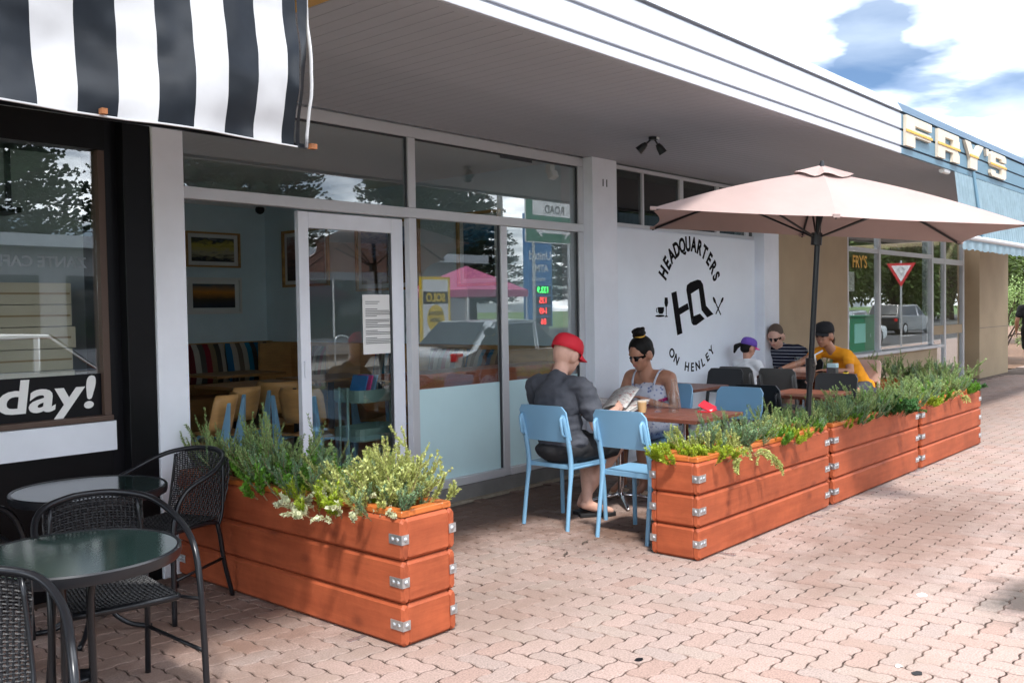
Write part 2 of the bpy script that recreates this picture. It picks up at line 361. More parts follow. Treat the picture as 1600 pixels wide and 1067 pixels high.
# ================================================================ ground
def paver_mat():
    m = bpy.data.materials.new('paver_clay'); m.use_nodes = True; t = m.node_tree; n = t.nodes; l = t.links.new; b = n['Principled BSDF']
    b.inputs['Roughness'].default_value = .85
    g = n.new('ShaderNodeNewGeometry'); r = n.new('ShaderNodeValToRGB')
    cols = [(.0, (.3, .2, .165)), (.25, (.325, .235, .2)), (.5, (.3, .233, .205)), (.75, (.35, .25, .215)), (1, (.31, .243, .208))]
    while len(r.color_ramp.elements) < len(cols): r.color_ramp.elements.new(.5)
    for e, (p, c) in zip(r.color_ramp.elements, cols): e.position = p; e.color = c+(1,)
    oi = n.new('ShaderNodeObjectInfo'); fa = n.new('ShaderNodeMath'); fa.operation = 'ADD'; fb = n.new('ShaderNodeMath'); fb.operation = 'FRACT'; l(g.outputs['Random Per Island'], fa.inputs[0]); l(oi.outputs['Random'], fa.inputs[1]); l(fa.outputs[0], fb.inputs[0]); l(fb.outputs[0], r.inputs[0])
    # grain (position is world position, so the wear runs on across the pavers)
    x = n.new('ShaderNodeTexNoise'); x.inputs['Scale'].default_value = 120; x.inputs['Detail'].default_value = 3; l(g.outputs['Position'], x.inputs[0])
    mr = n.new('ShaderNodeMapRange'); mr.inputs['From Min'].default_value = .3; mr.inputs['From Max'].default_value = .7; mr.inputs['To Min'].default_value = .68; mr.inputs['To Max'].default_value = 1.27; l(x.outputs[0], mr.inputs[0])
    m1 = n.new('ShaderNodeMix'); m1.data_type = 'RGBA'; m1.blend_type = 'MULTIPLY'; m1.inputs['Factor'].default_value = 1; l(r.outputs[0], m1.inputs['A']); l(mr.outputs[0], m1.inputs['B'])
    # blotchy grey wear
    y = n.new('ShaderNodeTexNoise'); y.inputs['Scale'].default_value = 1.7; y.inputs['Detail'].default_value = 7; y.inputs['Roughness'].default_value = .65; l(g.outputs['Position'], y.inputs[0])
    yr = n.new('ShaderNodeValToRGB'); yr.color_ramp.elements[0].position = .5; yr.color_ramp.elements[0].color = (0, 0, 0, 1); yr.color_ramp.elements[1].position = .72; yr.color_ramp.elements[1].color = (.55, .55, .55, 1); l(y.outputs[0], yr.inputs[0])
    m2 = n.new('ShaderNodeMix'); m2.data_type = 'RGBA'; l(yr.outputs[0], m2.inputs['Factor']); l(m1.outputs['Result'], m2.inputs['A']); m2.inputs['B'].default_value = (.25, .19, .15, 1)
    # brown spill stains where people eat, canopy shade added to the facade stain, a shadow painted by the kerb: splotches with ragged edges
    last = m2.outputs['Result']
    for (cx, cy, rx, ry, col, k) in ((5.2, 4.85, 3.4, .85, (.11, .06, .04), .9), (5.6, 3.6, .9, .6, (.14, .075, .048), .85), (5.4, 1.08, .5, .42, (.03, .026, .022), .85), (6.6, 2.15, 1.9, .6, (.17, .1, .075), .75),  # last entry here: darker brown band on the street side of the planters
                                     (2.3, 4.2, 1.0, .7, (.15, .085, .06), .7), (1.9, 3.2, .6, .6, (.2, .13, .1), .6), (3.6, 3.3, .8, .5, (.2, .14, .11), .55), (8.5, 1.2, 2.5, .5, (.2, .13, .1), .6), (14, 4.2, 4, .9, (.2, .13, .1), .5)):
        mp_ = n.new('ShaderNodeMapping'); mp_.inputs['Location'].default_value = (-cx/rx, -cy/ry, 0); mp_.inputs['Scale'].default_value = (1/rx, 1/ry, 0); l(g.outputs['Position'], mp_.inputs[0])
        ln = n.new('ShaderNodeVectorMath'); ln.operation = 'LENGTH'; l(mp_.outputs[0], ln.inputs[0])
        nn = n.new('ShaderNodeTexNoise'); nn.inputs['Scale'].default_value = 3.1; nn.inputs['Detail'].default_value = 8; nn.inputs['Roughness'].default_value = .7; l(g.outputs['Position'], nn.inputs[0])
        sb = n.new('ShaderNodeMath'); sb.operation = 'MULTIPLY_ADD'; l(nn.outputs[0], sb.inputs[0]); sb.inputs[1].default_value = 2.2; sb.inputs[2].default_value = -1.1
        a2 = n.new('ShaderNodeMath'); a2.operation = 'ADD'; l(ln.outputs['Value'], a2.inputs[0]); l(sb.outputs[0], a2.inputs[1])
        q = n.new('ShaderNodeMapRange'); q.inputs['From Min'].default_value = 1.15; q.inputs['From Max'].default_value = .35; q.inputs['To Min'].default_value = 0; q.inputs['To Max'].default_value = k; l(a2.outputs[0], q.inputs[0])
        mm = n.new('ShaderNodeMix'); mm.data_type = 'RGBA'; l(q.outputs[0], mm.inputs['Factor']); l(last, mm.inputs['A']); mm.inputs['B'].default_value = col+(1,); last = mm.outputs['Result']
    sz = n.new('ShaderNodeSeparateXYZ'); l(g.outputs['Position'], sz.inputs[0]); jr = n.new('ShaderNodeMapRange'); jr.inputs['From Min'].default_value = -.0022; jr.inputs['From Max'].default_value = -.006; l(sz.outputs['Z'], jr.inputs[0])
    jm = n.new('ShaderNodeMix'); jm.data_type = 'RGBA'; l(jr.outputs[0], jm.inputs['Factor']); l(last, jm.inputs['A']);     jn = n.new('ShaderNodeTexNoise'); jn.inputs['Scale'].default_value = 2.6; jn.inputs['Detail'].default_value = 5; l(g.outputs['Position'], jn.inputs[0]); jc = n.new('ShaderNodeValToRGB'); jc.color_ramp.elements[0].position = .38; jc.color_ramp.elements[0].color = (.07, .042, .033, 1); jc.color_ramp.elements[1].position = .62; jc.color_ramp.elements[1].color = (.3, .21, .17, 1); l(jn.outputs[0], jc.inputs[0]); l(jc.outputs[0], jm.inputs['B']); last = jm.outputs['Result']   # dirt packed in the joints
    l(last, b.inputs['Base Color'])
    bp = n.new('ShaderNodeBump'); bp.inputs['Strength'].default_value = .5; bp.inputs['Distance'].default_value = .003; l(x.outputs[0], bp.inputs['Height']); l(bp.outputs[0], b.inputs['Normal'])
    MAT['paver'] = m
paver_mat()

kind(MB().box(-500, 700, -500, 600, -.4, -.3).build('ground', 'grass'), 'structure', 'grassy ground reaching to the horizon')
kind(MB().box(-400, 500, -10.2, -1.32, -.3, -.13).build('road', 'asphalt'), 'structure', 'asphalt road running past the shops')
pav = kind(MB().box(-6, 24.5, -1.2, 5.6, -.3, -.012).build('pavement', 'joint_sand'), 'structure', 'pavement of pinkish interlocking zigzag pavers laid herringbone')
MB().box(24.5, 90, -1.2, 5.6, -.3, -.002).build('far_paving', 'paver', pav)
for k in range(46): MB().chbox(1.97, .12, .3, .012).build('kerb_stone', 'kerb_stone', pav, bevel=0).location = (-5+k*2, -1.26, -.3)
kind(MB().box(-60, 140, -13.5, -10.2, -.3, -.02).build('far_pavement', 'concrete'), 'structure', 'concrete pavement on the far side of the road')
kind(MB().box(-60, 140, -40, -13.5, -.3, -.06).build('forecourt', 'asphalt'), 'structure', 'asphalt forecourt across the road')
kind(MB().box(24.6, 70, 5.6, 22, -.3, -.03).build('garden_bed', 'dirt_bed'), 'structure', 'bare reddish garden bed beyond the last shop')
for k in range(22): kind(MB().box(-20+k*5, -18+k*5, -5.83, -5.71, -.14, -.126).build('lane_line', 'road_white'), 'structure', 'white dashed lane line on the road')

def wav(t):
    t %= 1
    K = [(0, 0), (.16, 1), (.36, 1), (.64, -1), (.84, -1), (1, 0)]
    for (a, b), (c, d) in zip(K, K[1:]):
        if a <= t <= c: return b+(d-b)*(t-a)/(c-a)
TP = (0, .16, .36, .64, .84)
def paver_outline(w, h):
    pts = []; A = .055
    for i in range(w): pts += [(i+t, 0+A*wav(t)) for t in TP]
    for i in range(h): pts += [(w+A*wav(t), i+t) for t in TP]
    for i in range(w): pts += [(w-i-t, h+A*wav(1-t)) for t in TP]
    for i in range(h): pts += [(0+A*wav(1-t), h-i-t) for t in TP]
    return [((x-w/2)*.1125, (y-h/2)*.1125) for x, y in pts]
def paver_verts(o, w, h, tilt=(0, 0), dz=0):
    Lx = w*.1125; Ly = h*.1125; vs = []
    for g, z in ((.0036, -.016), (.0034, -.0045), (.008, 0)):
        for x, y in o: x2 = x*(1-2*g/Lx); y2 = y*(1-2*g/Ly); vs.append((x2, y2, z+dz+x2*tilt[0]+y2*tilt[1]))
    n = len(o); fs = [(a*n+i, a*n+(i+1) % n, (a+1)*n+(i+1) % n, (a+1)*n+i) for a in range(2) for i in range(n)]+[tuple(range(2*n, 3*n))]
    return vs, fs
OUT = {0: (paver_outline(2, 1), 2, 1), 1: (paver_outline(1, 2), 1, 2)}
pm = {}
for k, (o, w, h) in OUT.items():
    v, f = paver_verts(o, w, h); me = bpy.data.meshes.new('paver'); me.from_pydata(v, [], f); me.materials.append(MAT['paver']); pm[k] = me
def project(p):
    v = Vector(p)-Vector((0, 0, EYE)); z = v.dot(fw)
    return (800+F_PX*v.dot(rt)/z, 533.5-F_PX*v.dot(up)/z, z) if z > .3 else (1e5, 1e5, z)
cells = []
for a in range(-140, 260):
    for b in range(-140, 140):
        ox = a+2*b; oy = -a+2*b
        if not -26 < ox < 200 or not -12 < oy < 50: continue
        for k, (cx, cy) in ((0, (ox+1, oy+.5)), (1, (ox+2.5, oy+1))):
            x = cx*.1125; y = cy*.1125
            if y < -1.05 or y > 5.2 or x > 22 or x < -2: continue
            q = project((x, y, 0))
            if q[2] < .3 or not -500 < q[0] < 2150 or q[1] > 1500: continue
            inn = -30 < q[0] < 1630 and q[1] < 1085
            occ = (2.9 < x < 3.2 and y > 3.2)
            cells.append((0 if inn and not occ else 1, q[2], x, y, k))
cells.sort()
rest = MB()
for i, (a, d, x, y, k) in enumerate(cells):
    tl = (random.uniform(-.008, .008), random.uniform(-.008, .008)); dz = random.uniform(-.0015, .0012)
    if i < 300:
        o = place(pm[k], 'paver', None, pav, (x, y, dz)); o.rotation_euler = (tl[1], -tl[0], 0)
    else:
        v, f = paver_verts(OUT[k][0], OUT[k][1], OUT[k][2], tl, dz); rest.add([(p[0]+x, p[1]+y, p[2]) for p in v], f)
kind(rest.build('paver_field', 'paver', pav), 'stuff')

# small marks on the paving
def spot(name, label, cat, mat, x, y, r, flat, group=None):
    m = MB(); pts = [(x+r*random.uniform(.75, 1.2)*math.cos(i*PI/5)*1.4, y+r*random.uniform(.75, 1.2)*math.sin(i*PI/5)) for i in range(10)]
    m.prism(pts, lambda u, v, w: (u, v, w+.0015), flat); return tag(m.build(name, mat, at=(x, y, 0)), label, cat, group)
for x, y, r, mt in ((3.42, 2.28, .018, 'black_satin'), (5.13, 1.62, .025, 'paper'), (4.05, 1.38, .014, 'paper'), (4.02, 1.29, .02, 'rubber_black'), (5.62, 1.12, .016, 'rubber_black'), (2.42, 3.02, .02, 'rubber_black')):
    spot('gum_spot', ('trodden white gum spot' if mt == 'paper' else 'trodden dark gum spot')+' on the open paving', 'gum', mt, x, y, r, .0022, 'gum spots on the paving '+('white' if mt == 'paper' else 'dark'))
for x, y, rz in ((4.62, 3.62, .5), (4.93, 3.7, .25)):
    m = MB(); m.tube([(-.05, 0, .008), (-.02, .008, .01), (.02, -.004, .01), (.05, .004, .007)], .006, 6, flat=.6)
    o = tag(m.build('fallen_twig', 'bark'), 'brown dry twig lying on the paving before the blue chairs', 'twig', 'twigs on the paving'); o.location = (x, y, 0); o.rotation_euler[2] = rz

# ================================================================ canopy over the pavement
can = thing('canopy', 'long flat pavement canopy with white boarded fascia and grooved soffit', 'canopy', (6, 3.1, 2.9))
sbm = MB()   # one soffit board, runs out from the facade
sbm.add([(-.0455, -1.12, .01), (.0455, -1.12, .01), (.050, -1.12, .014), (-.050, -1.12, .014), (-.0455, 1.12, .01), (.0455, 1.12, .01), (.050, 1.12, .014), (-.050, 1.12, .014), (-.05, -1.12, .03), (.05, -1.12, .03), (.05, 1.12, .03), (-.05, 1.12, .03)],
        [(0, 4, 5, 1), (1, 5, 6, 2), (3, 7, 4, 0), (2, 6, 10, 9), (11, 7, 3, 8), (8, 9, 10, 11), (0, 1, 2, 9, 8, 3), (7, 11, 10, 6, 5, 4)])
sm_a = sbm.mesh('soffit_board'); sm_a.materials.append(MAT['soffit_paint']); sm_b = sm_a.copy(); sm_b.materials.clear(); sm_b.materials.append(MAT['ochre_paint'])
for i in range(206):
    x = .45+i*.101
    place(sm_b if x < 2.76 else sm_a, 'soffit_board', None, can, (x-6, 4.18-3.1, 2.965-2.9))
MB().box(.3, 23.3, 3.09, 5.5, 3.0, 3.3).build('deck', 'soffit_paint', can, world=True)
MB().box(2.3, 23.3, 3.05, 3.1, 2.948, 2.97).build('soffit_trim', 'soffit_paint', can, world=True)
for x0, x1, c, g in ((-3.0, 9.02, 'fascia_white', 'fascia_groove'), (9.022, 23.3, 'fry_blue', 'navy_line')):
    for z0, z1 in ((2.95, 3.008), (3.026, 3.162), (3.182, 3.318)):
        MB().box(x0, x1, 3.03, 3.05, z0, z1).build('fascia_board', c, can, world=True, bevel=.003)
    MB().box(x0, x1, 3.044, 3.092, 2.952, 3.36).build('fascia_backing', g, can, world=True)
    MB().add([(x0, 3.018, 3.338), (x1, 3.018, 3.338), (x1, 3.07, 3.435), (x0, 3.07, 3.435), (x0, 3.2, 3.338), (x1, 3.2, 3.338), (x1, 3.2, 3.43), (x0, 3.2, 3.43)],
             [(0, 1, 2, 3), (0, 4, 5, 1), (3, 2, 6, 7), (4, 7, 6, 5), (0, 3, 7, 4), (1, 5, 6, 2)]).build('fascia_capping', 'fascia_grey' if c == 'fascia_white' else 'fry_dark_blue', can, world=True)
MB().box(-3, .3, 3.09, 5.5, 2.98, 3.3).build('deck', 'ochre_paint', can, world=True)

fs = thing('shop_sign', "cream block letters with a gold band on the blue fascia", 'sign', (9.1, 3.02, 3.0))
def flet(polys, x):
    m = MB()
    for p in polys: m.prism(p, lambda u, v, w: (u, 3.028-w, v), .03)
    m.build('letter', 'cream_letter', fs, world=True)
B, Tp, MD = 3.028, 3.312, 3.168
flet([[(9.06, B), (9.31, B), (9.31, Tp), (9.06, Tp)], [(9.312, Tp-.075), (9.8, Tp-.075), (9.8, Tp), (9.312, Tp)], [(9.312, 3.135), (9.78, 3.135), (9.78, 3.2), (9.312, 3.2)]], 0)
flet([[(10., B), (10.23, B), (10.23, Tp), (10., Tp)], [(10.232, Tp-.06), (10.7, Tp-.06), (10.7, Tp), (10.232, Tp)], [(10.232, 3.12), (10.5, 3.12), (10.5, 3.18), (10.232, 3.18)],
      [(10.5, 3.12), (10.49, B), (10.725, B), (10.725, 3.11), (10.66, 3.15), (10.725, 3.19), (10.725, Tp-.05), (10.7, Tp-.061), (10.5, Tp-.061)]], 0)
flet([[(10.92, Tp), (11.13, Tp), (11.26, 3.19), (11.43, Tp), (11.64, Tp), (11.39, 3.14), (11.39, B), (11.12, B), (11.12, 3.14)]], 0)
flet([[(11.74, Tp), (11.86, Tp), (11.82, 3.235), (11.77, 3.235)]], 0)
flet([[(11.94, Tp-.03), (11.99, Tp), (12.57, Tp), (12.63, Tp-.03), (12.63, 3.23), (12.42, 3.23), (12.42, 3.26), (12.15, 3.26), (12.15, 3.205), (12.57, 3.205), (12.63, 3.175), (12.63, B+.03), (12.57, B), (11.99, B), (11.94, B+.03), (11.94, 3.1), (12.15, 3.1), (12.15, 3.075), (12.42, 3.075), (12.42, 3.145), (11.99, 3.145), (11.94, 3.175)]], 0)
for x0, x1 in ((9.055, 9.8), (9.995, 10.73), (11.1, 11.42), (11.935, 12.63)): MB().box(x0, x1, 2.99, 2.9975, MD-.011, MD+.011).build('gold_band', 'gold', fs, world=True)

# ================================================================ cafe building
cafe = thing('cafe_building', 'white painted cafe shopfront with aluminium windows and open sliding door', 'building', (5.1, 5.5, 0))
def part(n, m, x0, x1, y0, y1, z0, z1, root=cafe, bevel=0, par=None):
    return MB().box(x0, x1, y0, y1, z0, z1).build(n, m, par or root, world=True if not par else False, bevel=bevel)
part('column', 'white_paint', 2.77, 2.967, 5.2, 5.5, -.05, 2.975, bevel=.006)
part('column', 'white_paint', 7.143, 7.541, 5.22, 5.6, -.05, 2.975, bevel=.006)
part('column', 'white_paint', 10.63, 11.03, 5.2, 5.6, -.05, 2.975, bevel=.006)
part('step', 'concrete', 2.97, 7.14, 5.31, 5.45, -.05, .128)
part('mortar_lip', 'old_mortar', 2.97, 7.14, 5.275, 5.312, -.04, .012)
ay0, ay1 = 5.325, 5.385
A = 'aluminium'
def bar(x0, x1, z0, z1, n='window_frame', y0=ay0, y1=ay1, m=A): return part(n, m, x0, x1, y0, y1, z0, z1, bevel=.004)
bar(2.969, 7.14, 2.886, 2.97)                       # head
bar(2.969, 7.14, 2.272, 2.347, y0=5.32)            # transom
bar(4.985, 5.958, .13, .196, y0=5.315); bar(6.04, 7.06, .13, .196, y0=5.315); part('threshold', A, 2.97, 4.905, 5.32, 5.4, .128, .15)
bar(4.907, 4.983, .13, 2.27); bar(4.907, 4.983, 2.349, 2.884); bar(5.96, 6.038, .13, 2.27)
bar(7.062, 7.141, .13, 2.27); bar(7.062, 7.141, 2.349, 2.884); bar(2.969, 2.985, 2.349, 2.884)
def pane(x0, x1, z0, z1, mat='pane', name='pane', y=5.356):
    o = part(name, mat, x0, x1, y, y+.006, z0, z1); return o
for x0, x1 in ((2.986, 4.906), (4.984, 7.061)): pane(x0, x1, 2.348, 2.885)
for x0, x1 in ((4.984, 5.959), (6.039, 7.061)):
    pane(x0, x1, .94, 2.271); pane(x0, x1, .197, .9395, 'frost_film', 'frosted_pane')
for x0, x1 in ((2.986, 4.906), (4.984, 7.061)):        # black rubber gaskets at the pane heads and right sides
    part('gasket', 'aluminium_dark', x0, x1, 5.34, 5.355, 2.872, 2.885); part('gasket', 'aluminium_dark', x1-.014, x1, 5.34, 5.355, 2.35, 2.871)
for x1 in (5.959, 7.061): part('gasket', 'aluminium_dark', x1-.014, x1, 5.34, 5.355, .2, 2.27)
# sliding door, pushed right
door = bpy.data.objects.new('door', None); COL.objects.link(door); door.parent = cafe; door.location = (4.4-5.1, 5.42-5.5, .14); door['o'] = (4.4, 5.42, .14)
door['label'] = 'white framed glass sliding door with a printed notice'
def dpart(n, m, x0, x1, y0, y1, z0, z1): return MB().box(x0, x1, y0, y1, z0, z1).build(n, m, door, at=None, world=True, bevel=.004)
dpart('stile', 'white_paint', 3.93, 4.015, 5.395, 5.44, .15, 2.262); dpart('stile', 'white_paint', 4.785, 4.9, 5.395, 5.44, .15, 2.262)
dpart('rail', 'white_paint', 4.0155, 4.7845, 5.395, 5.44, 2.15, 2.262); dpart('rail', 'white_paint', 4.0155, 4.7845, 5.395, 5.44, .15, .26)
dpart('pane', 'pane', 4.0155, 4.7845, 5.415, 5.421, .2605, 2.1495); dpart('handle', 'white_paint', 3.95, 3.965, 5.38, 5.394, 1.1, 1.22)
dpart('gasket', 'aluminium_dark', 4.765, 4.784, 5.4, 5.414, .262, 2.148)
nt_ = thing('door_notice', 'white printed paper notice taped inside the sliding door glass', 'notice', (4.655, 5.402, 1.46))
MB().grid(lambda u, v: ((u-.5)*.315, -.001-.003*math.sin(u*6)*v, (v-.5)*.445), 6, 6).build('sheet', 'paper', nt_)
for k, (z, w) in enumerate([(.17, .16), (.155, .13)]+[(.115-.0135*i, .27 if i % 4 else .12) for i in range(20)]):
    if k in (7, 13, 17): continue
    MB().box(-.135, -.135+w*random.uniform(.85, 1), -.0065, -.006, z-.002, z+.002).build('text_line', 'ink', nt_)
nt_.location.y = 5.408
part('vent_slot', 'aluminium_dark', 6.0, 6.42, 5.35, 5.3545, 2.85, 2.871)
ws = thing('window_sensor', 'small white sensor lamp inside the top window', 'sensor', (6.86, 5.5, 2.8)); MB().box(-.03, .03, -.03, .03, .02, .1).build('bracket', 'paper', ws); MB().obox((0, -.03, 0), (.045, 0, 0), (0, .03, -.015), (0, .012, .03)).build('lamp_head', 'paper', ws, bevel=.006)
# interior room
part('room_floor', 'room_floor', 2.6, 7.3, 5.46, 10.8, 0, .127); part('room_ceiling', 'room_ceiling', 2.6, 7.3, 5.39, 10.8, 2.99, 3.02)
part('room_wall', 'room_blue', 2.6, 7.3, 10.65, 10.8, .128, 2.989); part('room_wall', 'room_blue', 7.22, 7.3, 5.61, 10.649, .128, 2.989)
part('room_wall', 'room_blue', 2.6, 2.7, 5.51, 10.649, .128, 2.989)
part('room_cornice', 'room_ceiling', 2.7, 7.219, 10.6, 10.649, 2.93, 2.989)
sc = thing('security_camera', 'small dark dome camera in the room corner', 'camera', (7.02, 10.45, 2.9)); MB().cyl((0, 0, .09), (0, 0, .02), .05).build('bracket', 'paper', sc); MB().sph((0, 0, 0), .06).build('lens_dome', 'black_plastic', sc, smooth=True)

def picture(name, label, c, r, w, h, fr, fm, cols, seed):
    """framed picture: c centre, r direction along its width"""
    t = thing(name, label, 'picture', c); r = Vector(r); n = r.cross(Vector((0, 0, 1)))
    for a, b, hw, hh in ((0, h/2-fr/2, w/2, fr/2), (0, -h/2+fr/2, w/2, fr/2), (w/2-fr/2, 0, fr/2, h/2-fr-.0005), (-w/2+fr/2, 0, fr/2, h/2-fr-.0005)):
        MB().obox(r*a+Vector((0, 0, b))-n*-.02, r*hw, n*.018, Vector((0, 0, hh))).build('frame', fm, t)
    m = bpy.data.materials.new('painting_'+str(seed)); m.use_nodes = True; q = m.node_tree; nn = q.nodes; l = q.links.new
    tc_ = nn.new('ShaderNodeTexCoord'); sp = nn.new('ShaderNodeSeparateXYZ'); l(tc_.outputs['Object'], sp.inputs[0])
    nx = nn.new('ShaderNodeTexNoise'); nx.inputs['Scale'].default_value = 6; nx.inputs['Detail'].default_value = 6; nx.inputs['Distortion'].default_value = 1
    mpp = nn.new('ShaderNodeMapping'); mpp.inputs['Location'].default_value = (seed*3.1, seed, 0); mpp.inputs['Scale'].default_value = (1, 1, 3); l(tc_.outputs['Object'], mpp.inputs[0]); l(mpp.outputs[0], nx.inputs[0])
    ma = nn.new('ShaderNodeMath'); ma.operation = 'MULTIPLY_ADD'; l(sp.outputs['Z'], ma.inputs[0]); ma.inputs[1].default_value = 1/h; ma.inputs[2].default_value = .5
    mb = nn.new('ShaderNodeMath'); mb.operation = 'MULTIPLY_ADD'; l(nx.outputs[0], mb.inputs[0]); mb.inputs[1].default_value = .7 if seed != 2 else .15; l(ma.outputs[0], mb.inputs[2])
    mc = nn.new('ShaderNodeMath'); mc.operation = 'SUBTRACT'; l(mb.outputs[0], mc.inputs[0]); mc.inputs[1].default_value = .35 if seed != 2 else .08
    rr = nn.new('ShaderNodeValToRGB')
    while len(rr.color_ramp.elements) < len(cols): rr.color_ramp.elements.new(.5)
    for i, (e, cc) in enumerate(zip(rr.color_ramp.elements, cols)): e.position = i/(len(cols)-1); e.color = tuple(cc)+(1,)
    l(mc.outputs[0], rr.inputs[0]); l(rr.outputs[0], nn['Principled BSDF'].inputs['Base Color']); nn['Principled BSDF'].inputs['Roughness'].default_value = .3
    MB().obox(n*.012, r*(w/2-fr-.06), n*.004, Vector((0, 0, h/2-fr-.05))).build('canvas', m, t)
    MB().obox(n*.006, r*(w/2-fr-.001), n*.003, Vector((0, 0, h/2-fr-.001))).build('mount', 'paper', t)
    return t
picture('framed_picture', 'stormy yellow and grey seascape in a timber frame above the sunset picture', (6.44, 10.645, 2.37), (1, 0, 0), .76, .44, .022, 'plywood', [(.12, .1, .08), (.02, .02, .03), (.45, .4, .25), (.5, .42, .08), (.02, .03, .04), (.5, .5, .5)], 1)
picture('framed_picture', 'dark sunset seascape in a white frame below the stormy seascape', (6.44, 10.645, 1.79), (1, 0, 0), .77, .46, .03, 'paper', [(.004, .006, .014), (.01, .015, .03), (.05, .03, .012), (.55, .22, .03), (.06, .09, .1), (.01, .03, .06)], 2)
for y, w, z, h, lb, cs in ((9.75, .95, 2.25, .72, 'dark landscape in a pale frame next to the room corner', [(.02, .01, .01), (.08, .04, .04), (.25, .12, .1), (.5, .5, .52)]),
                    (8.2, 1.1, 2.2, .8, 'jetty painting in a wide pale frame behind the sliding door', [(.3, .2, .08), (.12, .05, .02), (.03, .02, .02), (.2, .3, .5), (.6, .62, .65)]),
                    (6.75, .62, 2.2, .78, 'dark pier painting in a pale frame nearest the street window', [(.35, .26, .12), (.03, .02, .02), (.02, .02, .03), (.05, .2, .4), (.6, .66, .7)])):
    picture('framed_picture', lb, (7.215, y, z), (0, -1, 0), w, h, .03, 'plywood', cs, int(y))
# banquette along the back and right walls
bq = thing('banquette', 'plywood bench seat built along the room walls', 'bench', (6.4, 10.3, .13))
MB().box(3.4, 7.2, 10.5, 10.6, .128, 1.2).build('backrest', 'plywood', bq, world=True); MB().box(3.4, 6.6, 10.0, 10.499, .128, .56).build('seat', 'plywood_dark', bq, world=True)
MB().box(7.08, 7.2, 5.75, 10.49, .128, 1.19).build('backrest', 'plywood', bq, world=True); MB().box(6.62, 7.079, 5.75, 10.49, .128, .56).build('seat', 'plywood_dark', bq, world=True)
for y in (9.95, 8.6, 7.4): MB().box(6.62, 7.0795, y-.02, y+.02, .561, 1.19).build('divider', 'plywood', bq, world=True)
STR = {'warm': [(.2, .13, .08), (.12, .01, .015), (.45, .42, .36), (.1, .09, .075), (.22, .01, .02), (.25, .18, .1), (.06, .05, .04), (.45, .4, .33)],
       'cool': [(.01, .12, .25), (.4, .36, .3), (.13, .1, .07), (.42, .4, .34), (.01, .2, .32), (.06, .05, .04), (.01, .14, .26), (.3, .24, .15), (.05, .045, .04)]}
for k, L in STR.items():
    for i, c in enumerate(L): M('stripe_%s_%d' % (k, i), c, .9)
def cushion(label, c, r, n, w, kind_):
    t = thing('cushion', label, 'cushion', c, group='striped cushions on the banquette'); r = Vector(r); n = Vector(n); L = STR[kind_]; k = len(L)
    for i in range(k):
        a0 = -w/2+w*i/k; a1 = a0+w/k
        def fn(u, v, a0=a0, a1=a1):
            a = a0+(a1-a0)*u; s = (2*v-1); bul = .02+.055*(1-abs(2*a/w)**4)*(1-abs(s)**4)
            return r*a+n*(bul+.10*(1-v))+Vector((0, 0, .24*s+.25))
        m = MB().grid(fn, 2, 6); m.build('stripe', 'stripe_%s_%d' % (kind_, i), t, smooth=True)
    MB().obox(n*.012+Vector((0, 0, .25)), r*w/2*.97, n*.01, Vector((0, 0, .23))).build('filling', 'stripe_warm_6', t); return t
cushion('dark red and grey striped cushion on the bench below the sunset picture', (6.15, 10.49, .7), (1, 0, 0), (0, -1, 0), .6, 'warm')
cushion('bright blue and brown striped cushion in the bench corner', (6.78, 10.49, .7), (1, 0, 0), (0, -1, 0), .62, 'cool')
for y, k, lb in ((9.2, 'warm', 'dark red striped cushion beside the corner picture wall'), (7.1, 'warm', 'dark red striped cushion against the wall behind the street window'), (6.55, 'cool', 'bright blue striped cushion against the wall behind the street window'), (8.0, 'cool', 'blue striped cushion behind the sliding door')):
    cushion(lb, (7.07, y, .66), (0, -1, 0), (-1, 0, 0), .5, k)
ct = thing('window_counter', 'long red-brown timber counter inside the street window', 'counter', (6, 5.7, .13))
MB().box(5.0, 7.05, 5.42, 5.8, 1.0, 1.05).build('top', 'counter_wood', ct, world=True, bevel=.004); MB().box(5.0, 7.05, 5.425, 5.45, .86, .999).build('apron', 'counter_wood', ct, world=True)
for x in (5.2, 6.9): MB().box(x-.03, x+.03, 5.6, 5.66, .128, .999).build('leg', 'black_metal', ct, world=True)

# highlight windows above the wall panel
def bar2(x0, x1, z0, z1, y0=5.335, y1=5.39): return part('window_frame', A, x0, x1, y0, y1, z0, z1, bevel=.003)
part('wall', 'white_paint', 7.542, 10.629, 5.33, 5.6, -.05, 2.36)
bar2(7.543, 10.628, 2.935, 2.972); bar2(7.543, 10.628, 2.362, 2.4)
for x in (7.543, 8.165, 8.9, 9.7, 10.42):
    bar2(x, x+(.03 if x in (8.165,) else .075), 2.4005, 2.9345)
for x0, x1 in ((7.62, 8.164), (8.196, 8.899), (8.976, 9.699), (9.776, 10.419), (10.496, 10.628)): part('pane', 'pane_dark', x0, x1, 5.36, 5.366, 2.401, 2.934)
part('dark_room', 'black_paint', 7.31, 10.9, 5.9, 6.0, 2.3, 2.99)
part('roof_slab', 'concrete', 2.5, 11.0, 5.5, 10.9, 3.03, 3.3)

